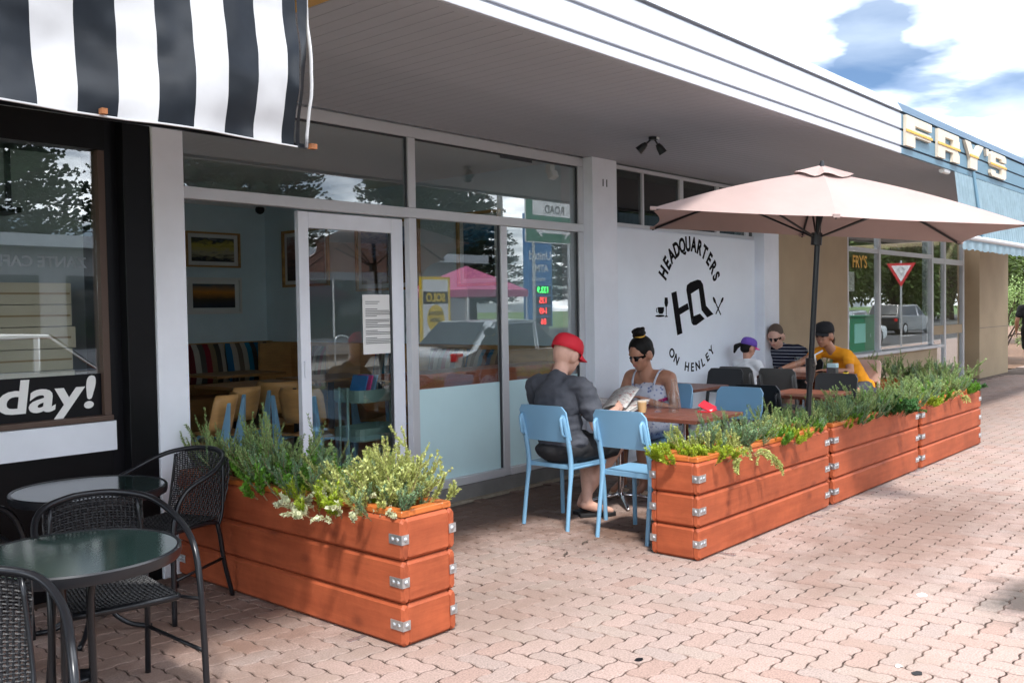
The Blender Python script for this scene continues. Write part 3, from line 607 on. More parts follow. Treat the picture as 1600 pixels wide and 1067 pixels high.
# wall panel with the cafe's name
sg = thing('wall_sign', 'pale wall panel with the cafe name circling a black monogram', 'sign', (9.06, 5.3, 1.3))
MB().box(7.56, 10.57, 5.298, 5.329, .05, 2.343).build('panel', 'panel_white', sg, world=True, bevel=.003)
def inlay(name, poly): return MB().prism(poly, lambda u, v, w: (u, 5.2975-w, v), .003).build(name, 'vinyl_black', sg, world=True)
inlay('monogram_stroke', [(8.641, 1.704), (8.742, 1.724), (8.857, 1.269), (8.754, 1.25)][::-1])
inlay('monogram_stroke', [(8.782, 1.54), (8.973, 1.594), (9.001, 1.528), (8.802, 1.469)])
inlay('monogram_stroke', [(9.055, 1.376), (8.951, 1.738), (8.964, 1.79), (9.032, 1.821), (9.194, 1.854), (9.256, 1.847), (9.308, 1.804), (9.374, 1.563), (9.539, 1.466), (9.399, 1.431), (9.276, 1.514), (9.218, 1.753), (9.045, 1.697), (9.099, 1.454)])
inlay('monogram_stroke', [(9.06, 1.37), (9.097, 1.35), (9.152, 1.35), (9.341, 1.417), (9.236, 1.476), (9.101, 1.45)])
ell = lambda cx, cz, rx, rz, a=0, n=20: [(cx+rx*math.cos(t)*math.cos(a)-rz*math.sin(t)*math.sin(a), cz+rx*math.cos(t)*math.sin(a)+rz*math.sin(t)*math.cos(a)) for t in [2*PI*i/n for i in range(n)]]
inlay('cup', [(8.37, 1.555), (8.49, 1.555), (8.485, 1.51), (8.46, 1.484), (8.4, 1.484), (8.375, 1.51)]); inlay('saucer', ell(8.41, 1.463, .09, .012))
m = MB(); m.tube([(8.372, 5.296, 1.54), (8.345, 5.296, 1.545), (8.338, 5.296, 1.52), (8.35, 5.296, 1.5), (8.378, 5.296, 1.503)], .006, 6, flat=.3); m.build('cup_handle', 'vinyl_black', sg, world=True)
inlay('flute', [(8.51, 1.656), (8.562, 1.656), (8.572, 1.6), (8.556, 1.565), (8.541, 1.555), (8.539, 1.466), (8.562, 1.458), (8.562, 1.45), (8.506, 1.45), (8.506, 1.458), (8.53, 1.466), (8.529, 1.555), (8.515, 1.565), (8.502, 1.6)])
def stick(p, q, w):
    d = Vector((q[0]-p[0], q[1]-p[1])).normalized(); n = Vector((-d.y, d.x))*w
    return [(p[0]+n.x, p[1]+n.y), (p[0]-n.x, p[1]-n.y), (q[0]-n.x, q[1]-n.y), (q[0]+n.x, q[1]+n.y)]
inlay('spoon', ell(9.565, 1.625, .045, .02, math.atan2(-.199, .17))); inlay('spoon', stick((9.58, 1.61), (9.71, 1.457), .008))
inlay('fork', ell(9.745, 1.625, .042, .018, math.atan2(.19, .179))); inlay('fork', stick((9.73, 1.61), (9.595, 1.467), .008))
def arc(s, cx, cz, R, a0, a1, size, inward, bold, nar=1):
    for i, ch in enumerate(s):
        if ch == ' ': continue
        a = math.radians(a0+(a1-a0)*i/(len(s)-1)); d = Vector((math.cos(a), 0, math.sin(a))); u = d if not inward else -d
        r = Vector((u.z, 0, -u.x)); text('letter', ch, 'vinyl_black', sg, Vector((cx, 5.2965, cz))+d*R-Vector(sg.location), size, r, u, bold=bold, ext=.0015).scale = (nar, 1, 1)
arc('HEADQUARTERS', 9.046, 1.603, .63, 150.5, 27.5, .22, False, .0085, .72)
arc('ON HENLEY', 9.07, 1.508, .624, -134, -47.4, .135, True, .003)
hn = thing('house_number', 'small black number eleven on the white column', 'number', (7.34, 5.218, 2.74))
for x in (-.03, .03): text('digit', '1', 'vinyl_black', hn, (x, 0, 0), .1, ext=.002)

# twin spotlight on the soffit
sp_ = thing('twin_spotlight', 'black twin spotlight hanging from the canopy soffit', 'spotlight', (6.72, 4.28, 2.974))
MB().cyl((0, 0, 0), (0, 0, -.035), .06, n=16).build('base', 'black_plastic', sp_); MB().box(-.01, .05, -.065, -.05, -.032, -.004).build('sensor', 'paper', sp_)
for d in (Vector((-.06, .1, -.1)), Vector((.06, -.05, -.12))):
    a = Vector((d.x*.3, d.y*.3, -.035)); b_ = a+d*.45; e = b_+d.normalized()*.14
    k = MB(); k.cyl(a, b_, .012); k.lathe([(.001, 0)], 3) if 0 else None
    k.cyl(b_, b_+d.normalized()*.05, .028, .045, 14); k.cyl(b_+d.normalized()*.05, e, .045, .058, 14)
    k.build('lamp_head', 'black_plastic', sp_, smooth=True, auto=40)

sp_.scale = (.64, .64, .64)
# ================================================================ dark shop on the left
ds = thing('dark_shopfront', 'black painted shopfront with a dim window and white lower panel', 'building', (1, 5.5, 0))
dp = lambda n, m, *a, bevel=0: part(n, m, *a, root=ds, bevel=bevel)
dp('pier', 'black_paint', 2.6, 2.769, 5.22, 5.6, -.05, 2.975, bevel=.004); dp('reveal', 'black_satin', 2.53, 2.599, 5.3, 5.6, -.05, 2.975)
dp('head_beam', 'black_paint', -3, 2.529, 5.29, 5.6, 2.5, 2.975); dp('base', 'black_paint', -3, 2.529, 5.3, 5.6, -.05, .775)
dp('lower_panel', 'white_paint', -3, 2.55, 5.285, 5.31, .78, .95, bevel=.003); dp('sill', 'brown_frame', -3, 2.529, 5.27, 5.42, .955, .985, bevel=.004)
dp('jamb', 'brown_frame', 2.49, 2.529, 5.3, 5.4, .986, 2.499); dp('pane', 'pane', -3, 2.489, 5.34, 5.346, 1.225, 2.499)
dp('sign_band', 'black_satin', -3, 2.489, 5.335, 5.35, .986, 1.224)
dp('floor', 'room_floor', -3, 2.6, 5.6, 8, -.05, .2); dp('back_wall', 'shop_grey', -3, 2.6, 8, 8.1, 0, 2.97); dp('side_wall', 'shop_grey', 2.55, 2.6, 5.601, 8, .201, 2.97)
dp('ceiling', 'black_paint', -3, 2.6, 5.601, 8, 2.971, 3.0)
text('window_lettering', 'day!', 'paper', ds, (2.185-1, 5.3335-5.5, 1.112), .25, bold=.006, ext=.001, shear=.1).scale = (1.32, 1, 1)
t = text('inside_lettering', 'ZANTE CAFE', 'shop_grey', ds, (2.22-1, 5.43-5.5, 1.86), .085, right=(-1, 0, 0), bold=.002, ext=.001)
for i in range(6):
    c = thing('carton', 'cream cardboard carton stacked in the dim window', 'carton', (2.3, 5.66, 1.0+i*.125), group='cartons stacked in the dark shop window')
    MB().box(-.32, .1+random.uniform(-.02, .01), -.2, .2, 0, .121).build('box', 'carton', c, bevel=.003); MB().box(-.31, .08, -.203, -.2005, .055, .066).build('tape', 'kraft_tape', c)
sl = thing('window_shelf', 'dark hanging shelf inside the dim shop window', 'shelf', (1.9, 5.75, 2.15)); MB().box(-.7, .3, -.12, .12, 0, .03).build('board', 'black_paint', sl)
for x in (-.6, .26): MB().box(x, x+.03, -.01, .01, .0305, .8).build('hanger', 'black_metal', sl)
for i in range(3): tag(MB().lathe([(.025, 0), (.036, .11), (.034, .11), (.023, .004)], 14).build('tumbler', 'clear', at=None, smooth=True), 'clear tumbler on the dark hanging shelf', 'glass', 'tumblers on the dark shelf').location = (1.75+i*.1, 5.75, 2.181)

# ================================================================ beige shop on the right
fr = thing('beige_shopfront', 'beige rendered shop with aluminium windows and glazed door', 'building', (16, 5.6, 0))
fp = lambda n, m, *a, bevel=0: part(n, m, *a, root=fr, bevel=bevel)
R_ = 'beige_render'
fp('wall', R_, 11.031, 13.87, 5.45, 5.75, -.05, 2.975); fp('wall', R_, 13.871, 18.1, 5.45, 5.75, -.05, .735)
fp('sill', A, 13.8, 18.22, 5.36, 5.75, .74, .79, bevel=.006)
fp('pillar', R_, 20.75, 23.0, 5.42, 5.9, -.05, 2.975); fp('return_wall', R_, 20.4, 20.749, 5.75, 6.1, -.05, 2.975); fp('side_wall', R_, 22.75, 23.0, 5.901, 14, -.05, 3.2)
fp('pillar_joint', 'concrete', 20.749, 23.001, 5.418, 5.4195, 1.02, 1.03)
for x in (13.88, 15.22, 17.88): fp('window_frame', A, x, x+.09, 5.47, 5.55, .791, 2.97)
fp('window_frame', A, 13.971, 15.219, 5.475, 5.545, 2.36, 2.43); fp('window_frame', A, 15.311, 17.879, 5.475, 5.545, 2.36, 2.43)
for x0, x1 in ((13.971, 15.219), (15.311, 17.879)): fp('pane', 'pane', x0, x1, 5.505, 5.511, .791, 2.3595); fp('pane', 'pane', x0, x1, 5.505, 5.511, 2.4305, 2.97)
for x in (18.0, 19.05, 20.25): fp('door_frame', A, x, x+.1, 5.6, 5.68, 0, 2.97)
fp('door_frame', A, 18.101, 20.249, 5.605, 5.675, 2.3, 2.4)
for x0, x1 in ((18.101, 19.049), (19.151, 20.249)):
    fp('kick_rail', R_, x0, x1, 5.615, 5.665, .95, 1.12); fp('pane', 'pane', x0, x1, 5.63, 5.636, 1.121, 2.299); fp('pane', 'pane', x0, x1, 5.63, 5.636, .02, .949); fp('pane', 'pane', x0, x1, 5.63, 5.636, 2.401, 2.97)
fp('back_wall', 'shop_grey', 11.5, 22, 11, 11.1, 0, 3); fp('floor', 'room_floor', 11.5, 22, 5.76, 11, -.04, .03); fp('ceiling', 'shop_grey', 11.5, 22.7, 5.76, 11, 2.976, 2.999); fp('side_wall', 'black_paint', 11.5, 11.6, 5.76, 11, .03, 2.97)
fp('notice', 'paper', 13.98, 14.3, 5.513, 5.515, 1.75, 2.05); fp('notice', 'frost_film', 14.3, 14.75, 5.513, 5.515, .95, 1.25)
text('pane_lettering', "FRY'S", 'gold', fr, (14.5-16, 5.5035-5.6, 2.2), .26, bold=.006, ext=.001)
dm = thing('shop_dummy', 'white display figure in a striped top inside the beige shop window', 'mannequin', (14.15, 5.78, .8))
MB().lathe([(.02, 0), (.11, .02), (.12, .25), (.17, .3), (.16, .55), (.12, .62), (.05, .66), (.045, .72), (.09, .78), (.1, .88), (.05, .98), (.01, 1.0)], 16).build('torso', 'white_cloth', dm, smooth=True)
for k in range(4): MB().lathe([(.166, 0), (.17, .02), (.166, .04)], 16, (0, 0, .31+k*.07), False, False).build('stripe', 'fry_dark_blue', dm, smooth=True)

# ================================================================ roll-down awnings
aw = thing('striped_awning', 'black and white striped vinyl awning with a rusty bottom bar', 'awning', (1, 3.0, 2.2))
def aws(u, x):    # u 0 top .. 1 bottom
    z = 2.96-.765*u; y = 3.012-.045*u-.02*math.sin(PI*min(1, u*1.05))*(1+.3*math.sin(x*5))-.016*math.sin(9*u+4*x)*u-.024*u*u*math.sin(x*7.3+1)-.012*noise.noise(Vector((x*4+u*2, u*3.5, 1)))-.006*noise.noise(Vector((x*11, u*9, 4)))
    return Vector((x+.012*math.sin(5*u+3*x)*u, y, z))
for i in range(-11, 8):
    x0 = 1.205+.1326*i-.004; x1 = x0+.1326
    mt = 'awning_white' if i % 2 == 0 else 'awning_black'
    if i == 7: x1 = x0+.06
    MB().grid(lambda u, v, x0=x0, x1=x1: aws(1-v, x0+(x1-x0)*u), 6, 30).build('stripe', mt, aw, world=True, smooth=True)
MB().grid(lambda u, v: aws(1-v, 2.196)+Vector((.055*u*(1-.35*(1-v)), .02*u+.02*math.sin(6*v)*u, -.004*u)), 3, 18).build('side_flap', 'awning_black', aw, world=True, smooth=True)
m = MB(); m.tube([aws(k/16, 2.196)+Vector((.055+.012*(1-k/16), .014+.01*math.sin(5*k/16), 0)) for k in range(17)], .011, 6, flat=.4); m.build('edge_trim', 'awning_white', aw, world=True, smooth=True)
m = MB(); m.tube([aws(1, x)+Vector((0, -.006, -.004)) for x in [-.3+.1*k for k in range(26)]], .004, 5); m.build('hem', 'awning_white', aw, world=True)
MB().obox((.97, 3.03, 2.202), (1.285, 0, 0), (0, .006, 0), (0, 0, .008)).build('bottom_bar', 'black_metal', aw, world=True)
MB().obox((2.262, 3.0, 2.2), (.014, 0, 0), (0, .012, 0), (0, 0, .01)).build('bar_end', 'rust', aw, world=True)
MB().obox((1.41, 2.95, 2.203), (.009, 0, 0), (0, .012, 0), (0, 0, .009)).build('bar_clip', 'rust', aw, world=True)
MB().cyl((-.3, 3.02, 2.955), (2.24, 3.02, 2.955), .012, n=8).build('top_rail', 'aluminium', aw, world=True)
ab = thing('pale_blue_awning', 'pale blue ribbed fabric awning hanging below the blue fascia', 'awning', (14, 3.0, 2.2))
MB().grid(lambda u, v: (10.55+9.5*u, 3.0-.075*v-.012*math.sin(u*9.5*60), 2.93-.68*v), 1150, 6).build('fabric', 'awning_blue', ab, world=True, smooth=True)
MB().cyl((10.5, 2.918, 2.245), (20.1, 2.918, 2.245), .03, n=10).build('bottom_roller', 'awning_white', ab, world=True)
MB().grid(lambda u, v: (10.52+9.6*u, 2.912-.01*math.sin(u*9.5*22)*v, 2.215-.1*v-.008*math.sin(u*300)*v), 500, 3).build('valance', 'awning_blue', ab, world=True, smooth=True)
for x in (11.2, 15.2): MB().cyl((x, 2.99, 2.99), (x, 2.895, 2.27), .018, n=8).build('arm', 'fry_blue', ab, world=True)
MB().cyl((10.35, 3.07, 2.935), (10.55, 3.07, 2.935), .03, n=10).build('end_bracket', 'paper', ab, world=True)
# ================================================================ planters
PB = {}
def board_mesh(L, D, H, c, mat):
    k = (L, D, H, mat)
    if k not in PB:
        me = MB().chbox(L, D, H, c).mesh('board'); me.materials.append(MAT[mat]); PB[k] = me
    return PB[k]
def bracket_mesh():
    m = MB()   # outer corner at origin, long leg along -x on the -y face, short leg along +y on the +x face
    m.box(-.085, .003, -.004, 0, -.0225, .0225); m.box(-.0005, .003, .0002, .042, -.0225, .0225)
    for x in (-.062, -.028): m.lathe([(.012, 0), (.0095, .004), (.004, .0065)], 8); k = 24; m.v[-k:] = [(p[0]+x, -.004-p[2], p[1]) for p in m.v[-k:]]
    m.lathe([(.012, 0), (.0095, .004), (.004, .0065)], 8); k = 24; m.v[-k:] = [(.003+p[2], p[0]+.022, p[1]) for p in m.v[-k:]]
    me = m.mesh('corner_bracket'); me.materials.append(MAT['galvanised']); return me
BRK = bracket_mesh()
def planter(label, loc, rz, L=2.0, Wd=.345, feet=()):
    t = thing('planter_box', label, 'planter', loc, rz, 'timber planter boxes around the seating'); D = .045
    for k in range(3):
        z = .004+k*.1995; ch = .016
        for s in (-1, 1):
            o = place(board_mesh(L, D, .1955, ch, 'planter_wood'), 'side_board', None, t, (random.uniform(-.001, .001), s*(Wd/2-D/2), z))
            if s > 0: o.rotation_euler[2] = PI
            o = place(board_mesh(Wd-2*D+.028, D, .1955, ch, 'planter_wood'), 'end_board', None, t, (s*(L/2-D/2-.001), 0, z)); o.rotation_euler[2] = PI/2*s
            for e in (-1, 1):   # brackets
                b = place(BRK, 'corner_bracket', None, t, (s*(L/2+.0003), e*(Wd/2+.0003), z+.1))
                if s*e < 0: b.rotation_euler[2] = 0 if s > 0 else PI
                else: b.scale.y = -1; b.rotation_euler[2] = 0 if s > 0 else PI
    for s in (-1, 1):
        place(board_mesh(L-.024, .06, .03, .004, 'planter_cap'), 'capping', None, t, (0, s*(Wd/2-.012-.03), .6015))
        o = place(board_mesh(Wd-.024-.1205, .06, .03, .004, 'planter_cap'), 'capping', None, t, (s*(L/2-.012-.03), 0, .6016)); o.rotation_euler[2] = PI/2
    MB().grid(lambda u, v: ((u-.5)*(L-.14), (v-.5)*(Wd-.14), .575+.012*noise.noise(Vector((u*14, v*4, loc[0])))), 24, 6).build('soil', 'soil', t, smooth=True)
    MB().box(-L/2+.06, L/2-.06, -Wd/2+.06, Wd/2-.06, .0, .55).build('liner', 'black_plastic', t)
    for (x, s) in feet:
        MB().box(x-.016, x+.016, s*(Wd/2-.04) if s > 0 else -Wd/2-.1, Wd/2+.1 if s > 0 else -Wd/2+.04, .0005, .0035).build('foot_strap', 'galvanised', t)
    return t
p_side = planter('red-stained timber planter set square to the shops beside the black wicker chairs', (3.03, 4.193, 0), PI/2, feet=((-.72, 1),))
p_a = planter('red-stained timber planter beside the two blue chairs', (5.97, 3.052, 0), 0, L=1.97, feet=((-.72, -1), (.62, -1)))
p_b = planter('red-stained timber planter in the middle of the row of three', (8.025, 3.05, 0), 0, L=1.97, feet=((-.62, -1), (.7, -1)))
p_c = planter('red-stained timber planter at the far end of the row', (10.07, 3.045, 0), 0, L=1.97, feet=((-.62, -1), (.7, -1)))
p_d = planter('red-stained timber planter behind the pink chair', (11.7, 4.25, 0), PI/2)
for (a, x) in ((p_a, 7.0), (p_b, 9.03)): MB().box(x-.2-a.location.x, x+.16-a.location.x, -.2, -.15, .0, .003).build('foot_strap', 'galvanised', a)

# ================================================================ plants
def leaf(m, p, d, n, L, w):
    s = d.cross(n).normalized()*w; m.add([p, p+d*L*.45+s, p+d*L, p+d*L*.45-s], [(0, 1, 2, 3)])
def shrub_mesh(seed, h, spread, stems, per, L, w, droop=.0, tuft=0, start=.15, up_=1.0, whorl=3):
    R = random.Random(seed); fo = MB(); st = MB()
    for i in range(stems):
        a = R.uniform(0, 2*PI); le = h*R.uniform(.55, 1.08); ln = R.uniform(.05, 1)**.7*spread
        base = Vector((math.cos(a)*ln*.2, math.sin(a)*ln*.2, 0)); d = Vector((math.cos(a)*ln, math.sin(a)*ln, up_)).normalized()
        pts = []; p = base.copy(); k = 9
        for j in range(k):
            pts.append(p.copy()); d = (d+Vector((R.uniform(-.2, .2), R.uniform(-.2, .2), R.uniform(-.06, .1)-droop*j*.12))).normalized(); p = p+d*le/(k-1)
        st.tube(pts, .003, 4, rad=[.0035*(1-.75*j/(k-1))+.0004 for j in range(k)])
        # side shoots
        axes = [(pts, 1)]
        for q in range(R.randint(2, 4)):
            j = R.randint(2, k-3); b = (pts[j+1]-pts[j]).normalized(); sd = (b+Vector((R.uniform(-.9, .9), R.uniform(-.9, .9), R.uniform(-.1, .5)-droop*.5))).normalized()
            l2 = le*R.uniform(.18, .42); sp = [pts[j]+sd*l2*t/4+Vector((0, 0, .03*(t/4)**2*(1-2*droop))) for t in range(5)]; axes.append((sp, .6)); st.tube(sp, .0018, 3, rad=[.002, .0017, .0014, .001, .0006])
        for ax, sc in axes:
            tot = int(per*sc)
            for q in range(tot):
                t = start+(1-start)*(q+R.random())/tot if sc == 1 else (q+R.random())/tot
                f = t*(len(ax)-1); j = min(int(f), len(ax)-2); p = ax[j].lerp(ax[j+1], f-j); b = (ax[j+1]-ax[j]).normalized()
                x, y, _ = basis(b)
                for c in range(whorl):
                    aa = R.uniform(0, 2*PI); o = x*math.cos(aa)+y*math.sin(aa); dd = (o*R.uniform(.6, 1)+b*R.uniform(.4, 1.1)).normalized()
                    leaf(fo, p, dd, (b*.8-o*.6+Vector((R.uniform(-.4, .4),)*3)), L*R.uniform(.65, 1.2)*(1.1-.35*t), w*R.uniform(.7, 1.2))
    return fo, st
KIND = {}
def plant_kind(key, mat, **k):
    KIND[key] = []
    for s in range(3):
        fo, st = shrub_mesh(sum(map(ord, key))+s*17, **k); a = fo.mesh('foliage'); a.materials.append(MAT[mat]); b = st.mesh('stems'); b.materials.append(MAT['stem']); KIND[key].append((a, b))
plant_kind('feathery', 'leaf_greygreen', h=.37, spread=.95, stems=19, per=40, L=.026, w=.0032)
plant_kind('blue', 'leaf_bluegreen', h=.27, spread=1.15, stems=24, per=36, L=.023, w=.003)
plant_kind('lime', 'leaf_lime', h=.15, spread=1.3, stems=34, per=26, L=.03, w=.0036)
plant_kind('bright', 'leaf_bright', h=.2, spread=1.0, stems=30, per=22, L=.026, w=.007)
plant_kind('variegated', 'leaf_variegated', h=.27, spread=1.0, stems=27, per=34, L=.023, w=.0052)
plant_kind('tall', 'leaf_variegated', h=.4, spread=.55, stems=9, per=62, L=.022, w=.0045)
plant_kind('cream', 'leaf_cream', h=.16, spread=1.5, stems=22, per=20, L=.022, w=.007, droop=.35)
plant_kind('dark', 'leaf_dark', h=.22, spread=1.2, stems=26, per=16, L=.034, w=.012, droop=.25)
plant_kind('trail', 'leaf_variegated', h=.34, spread=1.6, stems=16, per=34, L=.024, w=.008, droop=1.0, up_=.55)
WORD = {'feathery': 'feathery grey-green shrub', 'blue': 'soft blue-green shrub', 'lime': 'low lime-yellow plant', 'bright': 'bright green bushy herb', 'variegated': 'pale yellow-green shrub', 'tall': 'tall thin pale-tipped shrub', 'cream': 'small cream-leaved creeper', 'dark': 'dark green leafy plant', 'trail': 'pale trailing plant'}
PR = random.Random(5)
def put(key, x, y, sc, where, z=.57, rz=None, sx=1):
    a, b = KIND[key][PR.randrange(3)]
    t = thing('planter_plant', WORD[key]+' '+where, 'plant', (x, y, z), PR.uniform(0, 6.28) if rz is None else rz, WORD[key]+'s '+where)
    t.scale = (sc*sx, sc*sx, sc); kind(place(a, 'foliage', None, t), 'stuff'); kind(place(b, 'stems', None, t), 'stuff')
W1 = 'in the planter beside the black wicker chairs'
for key, y, dx, sc in (('feathery', 5.05, .06, 1.0), ('feathery', 4.86, .08, 1.15), ('blue', 4.68, .02, 1.05), ('feathery', 4.5, .08, 1.2), ('bright', 4.3, .0, 1.15), ('feathery', 4.36, .06, .85), ('blue', 4.08, -.04, 1.0), ('blue', 3.93, .06, .95), ('bright', 4.12, .08, .9),
                       ('lime', 3.74, -.1, 1.0), ('cream', 3.64, -.1, 1.0), ('variegated', 3.68, .04, 1.1), ('variegated', 3.55, -.04, .95), ('variegated', 3.47, .05, 1.0), ('tall', 3.42, .03, 1.0), ('blue', 3.44, -.06, .75), ('tall', 3.5, .07, .8)):
    put(key, 3.03+dx, y, sc, W1, sx=.7 if y > 4.45 else 1)
W2 = 'in the planter beside the two blue chairs'
for key, x, dy, sc in (('lime', 5.17, -.02, 1.05), ('lime', 5.27, .05, .9), ('variegated', 5.42, .03, .95), ('trail', 5.52, -.1, .95), ('blue', 5.5, .07, .9), ('blue', 5.78, .03, 1.05), ('feathery', 5.98, .04, .85), ('bright', 6.1, -.05, .8), ('lime', 6.2, -.06, .85), ('variegated', 6.36, .02, .75), ('feathery', 6.62, .05, .9), ('lime', 6.52, -.06, .7), ('bright', 6.75, -.03, .75), ('blue', 6.84, .05, .8)):
    put(key, x, 3.052+dy, sc*.86, W2)
W3 = 'in the middle planter of the row'
for key, x, dy, sc in (('feathery', 7.2, .02, .95), ('blue', 7.4, .05, 1.05), ('blue', 7.55, -.04, .95), ('lime', 7.3, -.06, .75), ('feathery', 7.7, .03, 1.1), ('bright', 7.62, -.07, .85), ('blue', 7.95, .03, 1.1), ('feathery', 8.2, .03, 1.15), ('dark', 8.35, -.1, 1.15), ('dark', 8.5, -.06, 1.0), ('bright', 8.6, .04, 1.1), ('feathery', 8.75, .02, 1.0), ('blue', 8.9, -.04, .9)):
    put(key, x, 3.05+dy, sc*.76, W3)
W4 = 'in the planter at the far end of the row'
for key, x, dy, sc in (('feathery', 9.2, .02, 1.1), ('lime', 9.25, -.07, .9), ('lime', 9.5, -.06, .9), ('blue', 9.45, .04, 1.15), ('bright', 9.7, 0, 1.15), ('feathery', 9.85, .04, 1.2), ('variegated', 9.95, -.04, .9), ('blue', 10.15, .03, 1.15), ('feathery', 10.4, .03, 1.05), ('trail', 10.3, -.08, .7), ('bright', 10.6, -.02, 1.1), ('dark', 10.9, -.03, .9), ('blue', 10.75, .05, .95)):
    put(key, x, 3.045+dy, sc*.78, W4)
W5 = 'in the planter behind the pink chair'
for key, y, dx, sc in (('feathery', 3.4, 0, 1.0), ('blue', 3.65, .03, 1.1), ('feathery', 3.9, -.02, 1.15), ('blue', 4.2, 0, 1.05), ('feathery', 4.5, .02, 1.05), ('bright', 4.8, 0, .9), ('feathery', 5.0, .02, 1.0)):
    put(key, 11.7+dx, y, sc, W5)
for x, y, w in ((3.02, 3.96, W1), (6.02, 3.0, W2)):
    t = thing('plant_stake', 'pale wooden label stakes stuck in the soil '+w, 'stake', (x, y, .57))
    for k in (-1, 1): MB().obox((k*.008, k*.004, .06), (.004, 0, .0), (0, .0015, 0), (k*.004, 0, .07)).build('stick', 'foam', t)

# ================================================================ furniture
def blue_chair(name, label, mat, loc, rz, group):
    t = thing(name, label, 'chair', loc, rz, group)
    # seat: rounded slab, slightly dished
    def sfn(u, v):
        x = -.2+.42*v; w = .2+.015*v-.02*max(0, v-.85)/.15; y = (u*2-1)*w
        e = max(abs(u*2-1), 0); return (x, y, .452-.012*(1-(u*2-1)**2)*math.sin(PI*min(1, v*1.1))-.012*max(0, v-.85)/.15)
    m = MB().grid(sfn, 12, 12); nu = 13
    k = len(m.v); m.v += [(p[0]*.985, p[1]*.98, p[2]-.03) for p in m.v[:k]]
    m.f += [tuple(i+k for i in q[::-1]) for q in m.f[:]]
    rim = [i for i in range(nu)]+[nu*j+nu-1 for j in range(1, nu)]+[nu*(nu-1)+i for i in range(nu-2, -1, -1)]+[nu*j for j in range(nu-2, 0, -1)]
    m.f += [(rim[i], rim[i-1], rim[i-1]+k, rim[i]+k) for i in range(len(rim))]
    m.build('seat', mat, t, smooth=True, auto=50, fix=True)
    # backrest panel, curved, with rounded corners
    poly = []
    for cx, cz, a0 in ((.165, .115, 0), (-.165, .115, 90), (-.185, -.08, 180), (.185, -.08, 270)):
        r = .045 if cz > 0 else .02
        for k in range(5): a = math.radians(a0+k*22.5); poly.append((cx+r*math.cos(a), cz+r*math.sin(a)))
    m = MB()
    def bfn(y, z, w): return (-.245-.055*(z/.2)+.22*y*y-w, y, .715+z)
    # dense strips for curvature
    ny = 14; rows = []
    def zlim(y):
        ay = abs(y); top = .115+.045 if ay < .165 else .115+math.sqrt(max(0, .045**2-(ay-.165)**2)); bot = -.1 if ay < .185 else -.08-math.sqrt(max(0, .02**2-(ay-.185)**2)); return bot, top
    vs = []; ys = [-.2099+.4198*i/ny for i in range(ny+1)]
    for w in (0, .016):
        for y in ys:
            b, tp = zlim(y)
            for z in (b, tp): vs.append(bfn(y, z, w))
    n2 = 2*(ny+1); fs = []
    for i in range(ny): a = 2*i; fs += [(a, a+1, a+3, a+2), (n2+a, n2+a+2, n2+a+3, n2+a+1), (a, a+2, n2+a+2, n2+a), (a+1, n2+a+1, n2+a+3, a+3)]
    fs += [(0, n2, n2+1, 1), (2*ny, 2*ny+1, n2+2*ny+1, n2+2*ny)]
    m.add(vs, fs); m.build('backrest', mat, t, smooth=True, auto=45, fix=True)
    for s in (-1, 1):
        m = MB(); m.tube(smoothpath([(-.265, s*.2, 0), (-.235, s*.197, .22), (-.205, s*.193, .44), (-.228, s*.192, .6), (-.275, s*.19, .76), (-.285, s*.186, .805)], 4), .0165, 8, rad=[.016]*3+[.0165]*4+[.02]*5+[.02]*6+[.018]*3, flat=.85); m.build('leg', mat, t, smooth=True, auto=60)
        m = MB(); m.tube([(-.262, s*.188, .655), (-.292, s*.186, .68), (-.306, s*.184, .79), (-.28, s*.184, .81)], .012, 8, flat=.8); m.build('back_loop', mat, t, smooth=True)
        m = MB(); m.tube(smoothpath([(.195, s*.2, 0), (.185, s*.195, .25), (.17, s*.185, .435)], 4), .016, 8); m.build('leg', mat, t, smooth=True, auto=60)
        m = MB(); m.tube([(-.19, s*.185, .43), (0, s*.195, .43), (.17, s*.187, .43)], .016, 6); m.build('seat_rail', mat, t, smooth=True)
    return t
GC = 'cafe chairs at the outdoor tables'
ch1 = blue_chair('cafe_chair', 'blue plastic chair under the man in the red cap', 'blue_plastic', (5.385, 4.197, 0), 0, GC)
CH = [('empty blue plastic chair between the red-capped man and the planter', 'blue_plastic', 5.385, 3.54, 0), ('blue plastic chair under the woman with the hair bun', 'blue_plastic', 6.93, 4.42, PI), ('empty blue plastic chair across the table behind the red wallet', 'blue_plastic', 6.86, 3.72, PI)]
for lb, mt, x, y, r in CH: dup_at(ch1, (x, y, 0), r, lb)
for mt, L in (('grey_plastic', [('dark grey chair the girl in the purple cap sits on', 9.82, 5.03, 0), ('empty dark grey chair beside the girl in the purple cap', 9.75, 4.5, 0)]),
              ('black_plastic', [('black chair at the wall-side table, pushed against the panel sign', 8.95, 4.98, PI), ('black chair with its back to the blue chairs, at the planter-side table', 7.72, 3.72, 0), ('black chair on the far side of the planter-side table', 8.75, 3.66, PI), ('black chair with its back to the bun-haired woman, at the wall-side table', 7.72, 4.9, 0), ('black chair under the man in the striped shirt', 11.05, 4.97, PI)]),
              ('pink_plastic', [('pale pink chair under the woman in orange', 11.12, 4.28, PI)])):
    base = None
    for lb, x, y, r in L:
        if base is None: base = blue_chair('cafe_chair', lb, mt, (x, y, 0), r, GC)
        else: dup_at(base, (x, y, 0), r, lb)

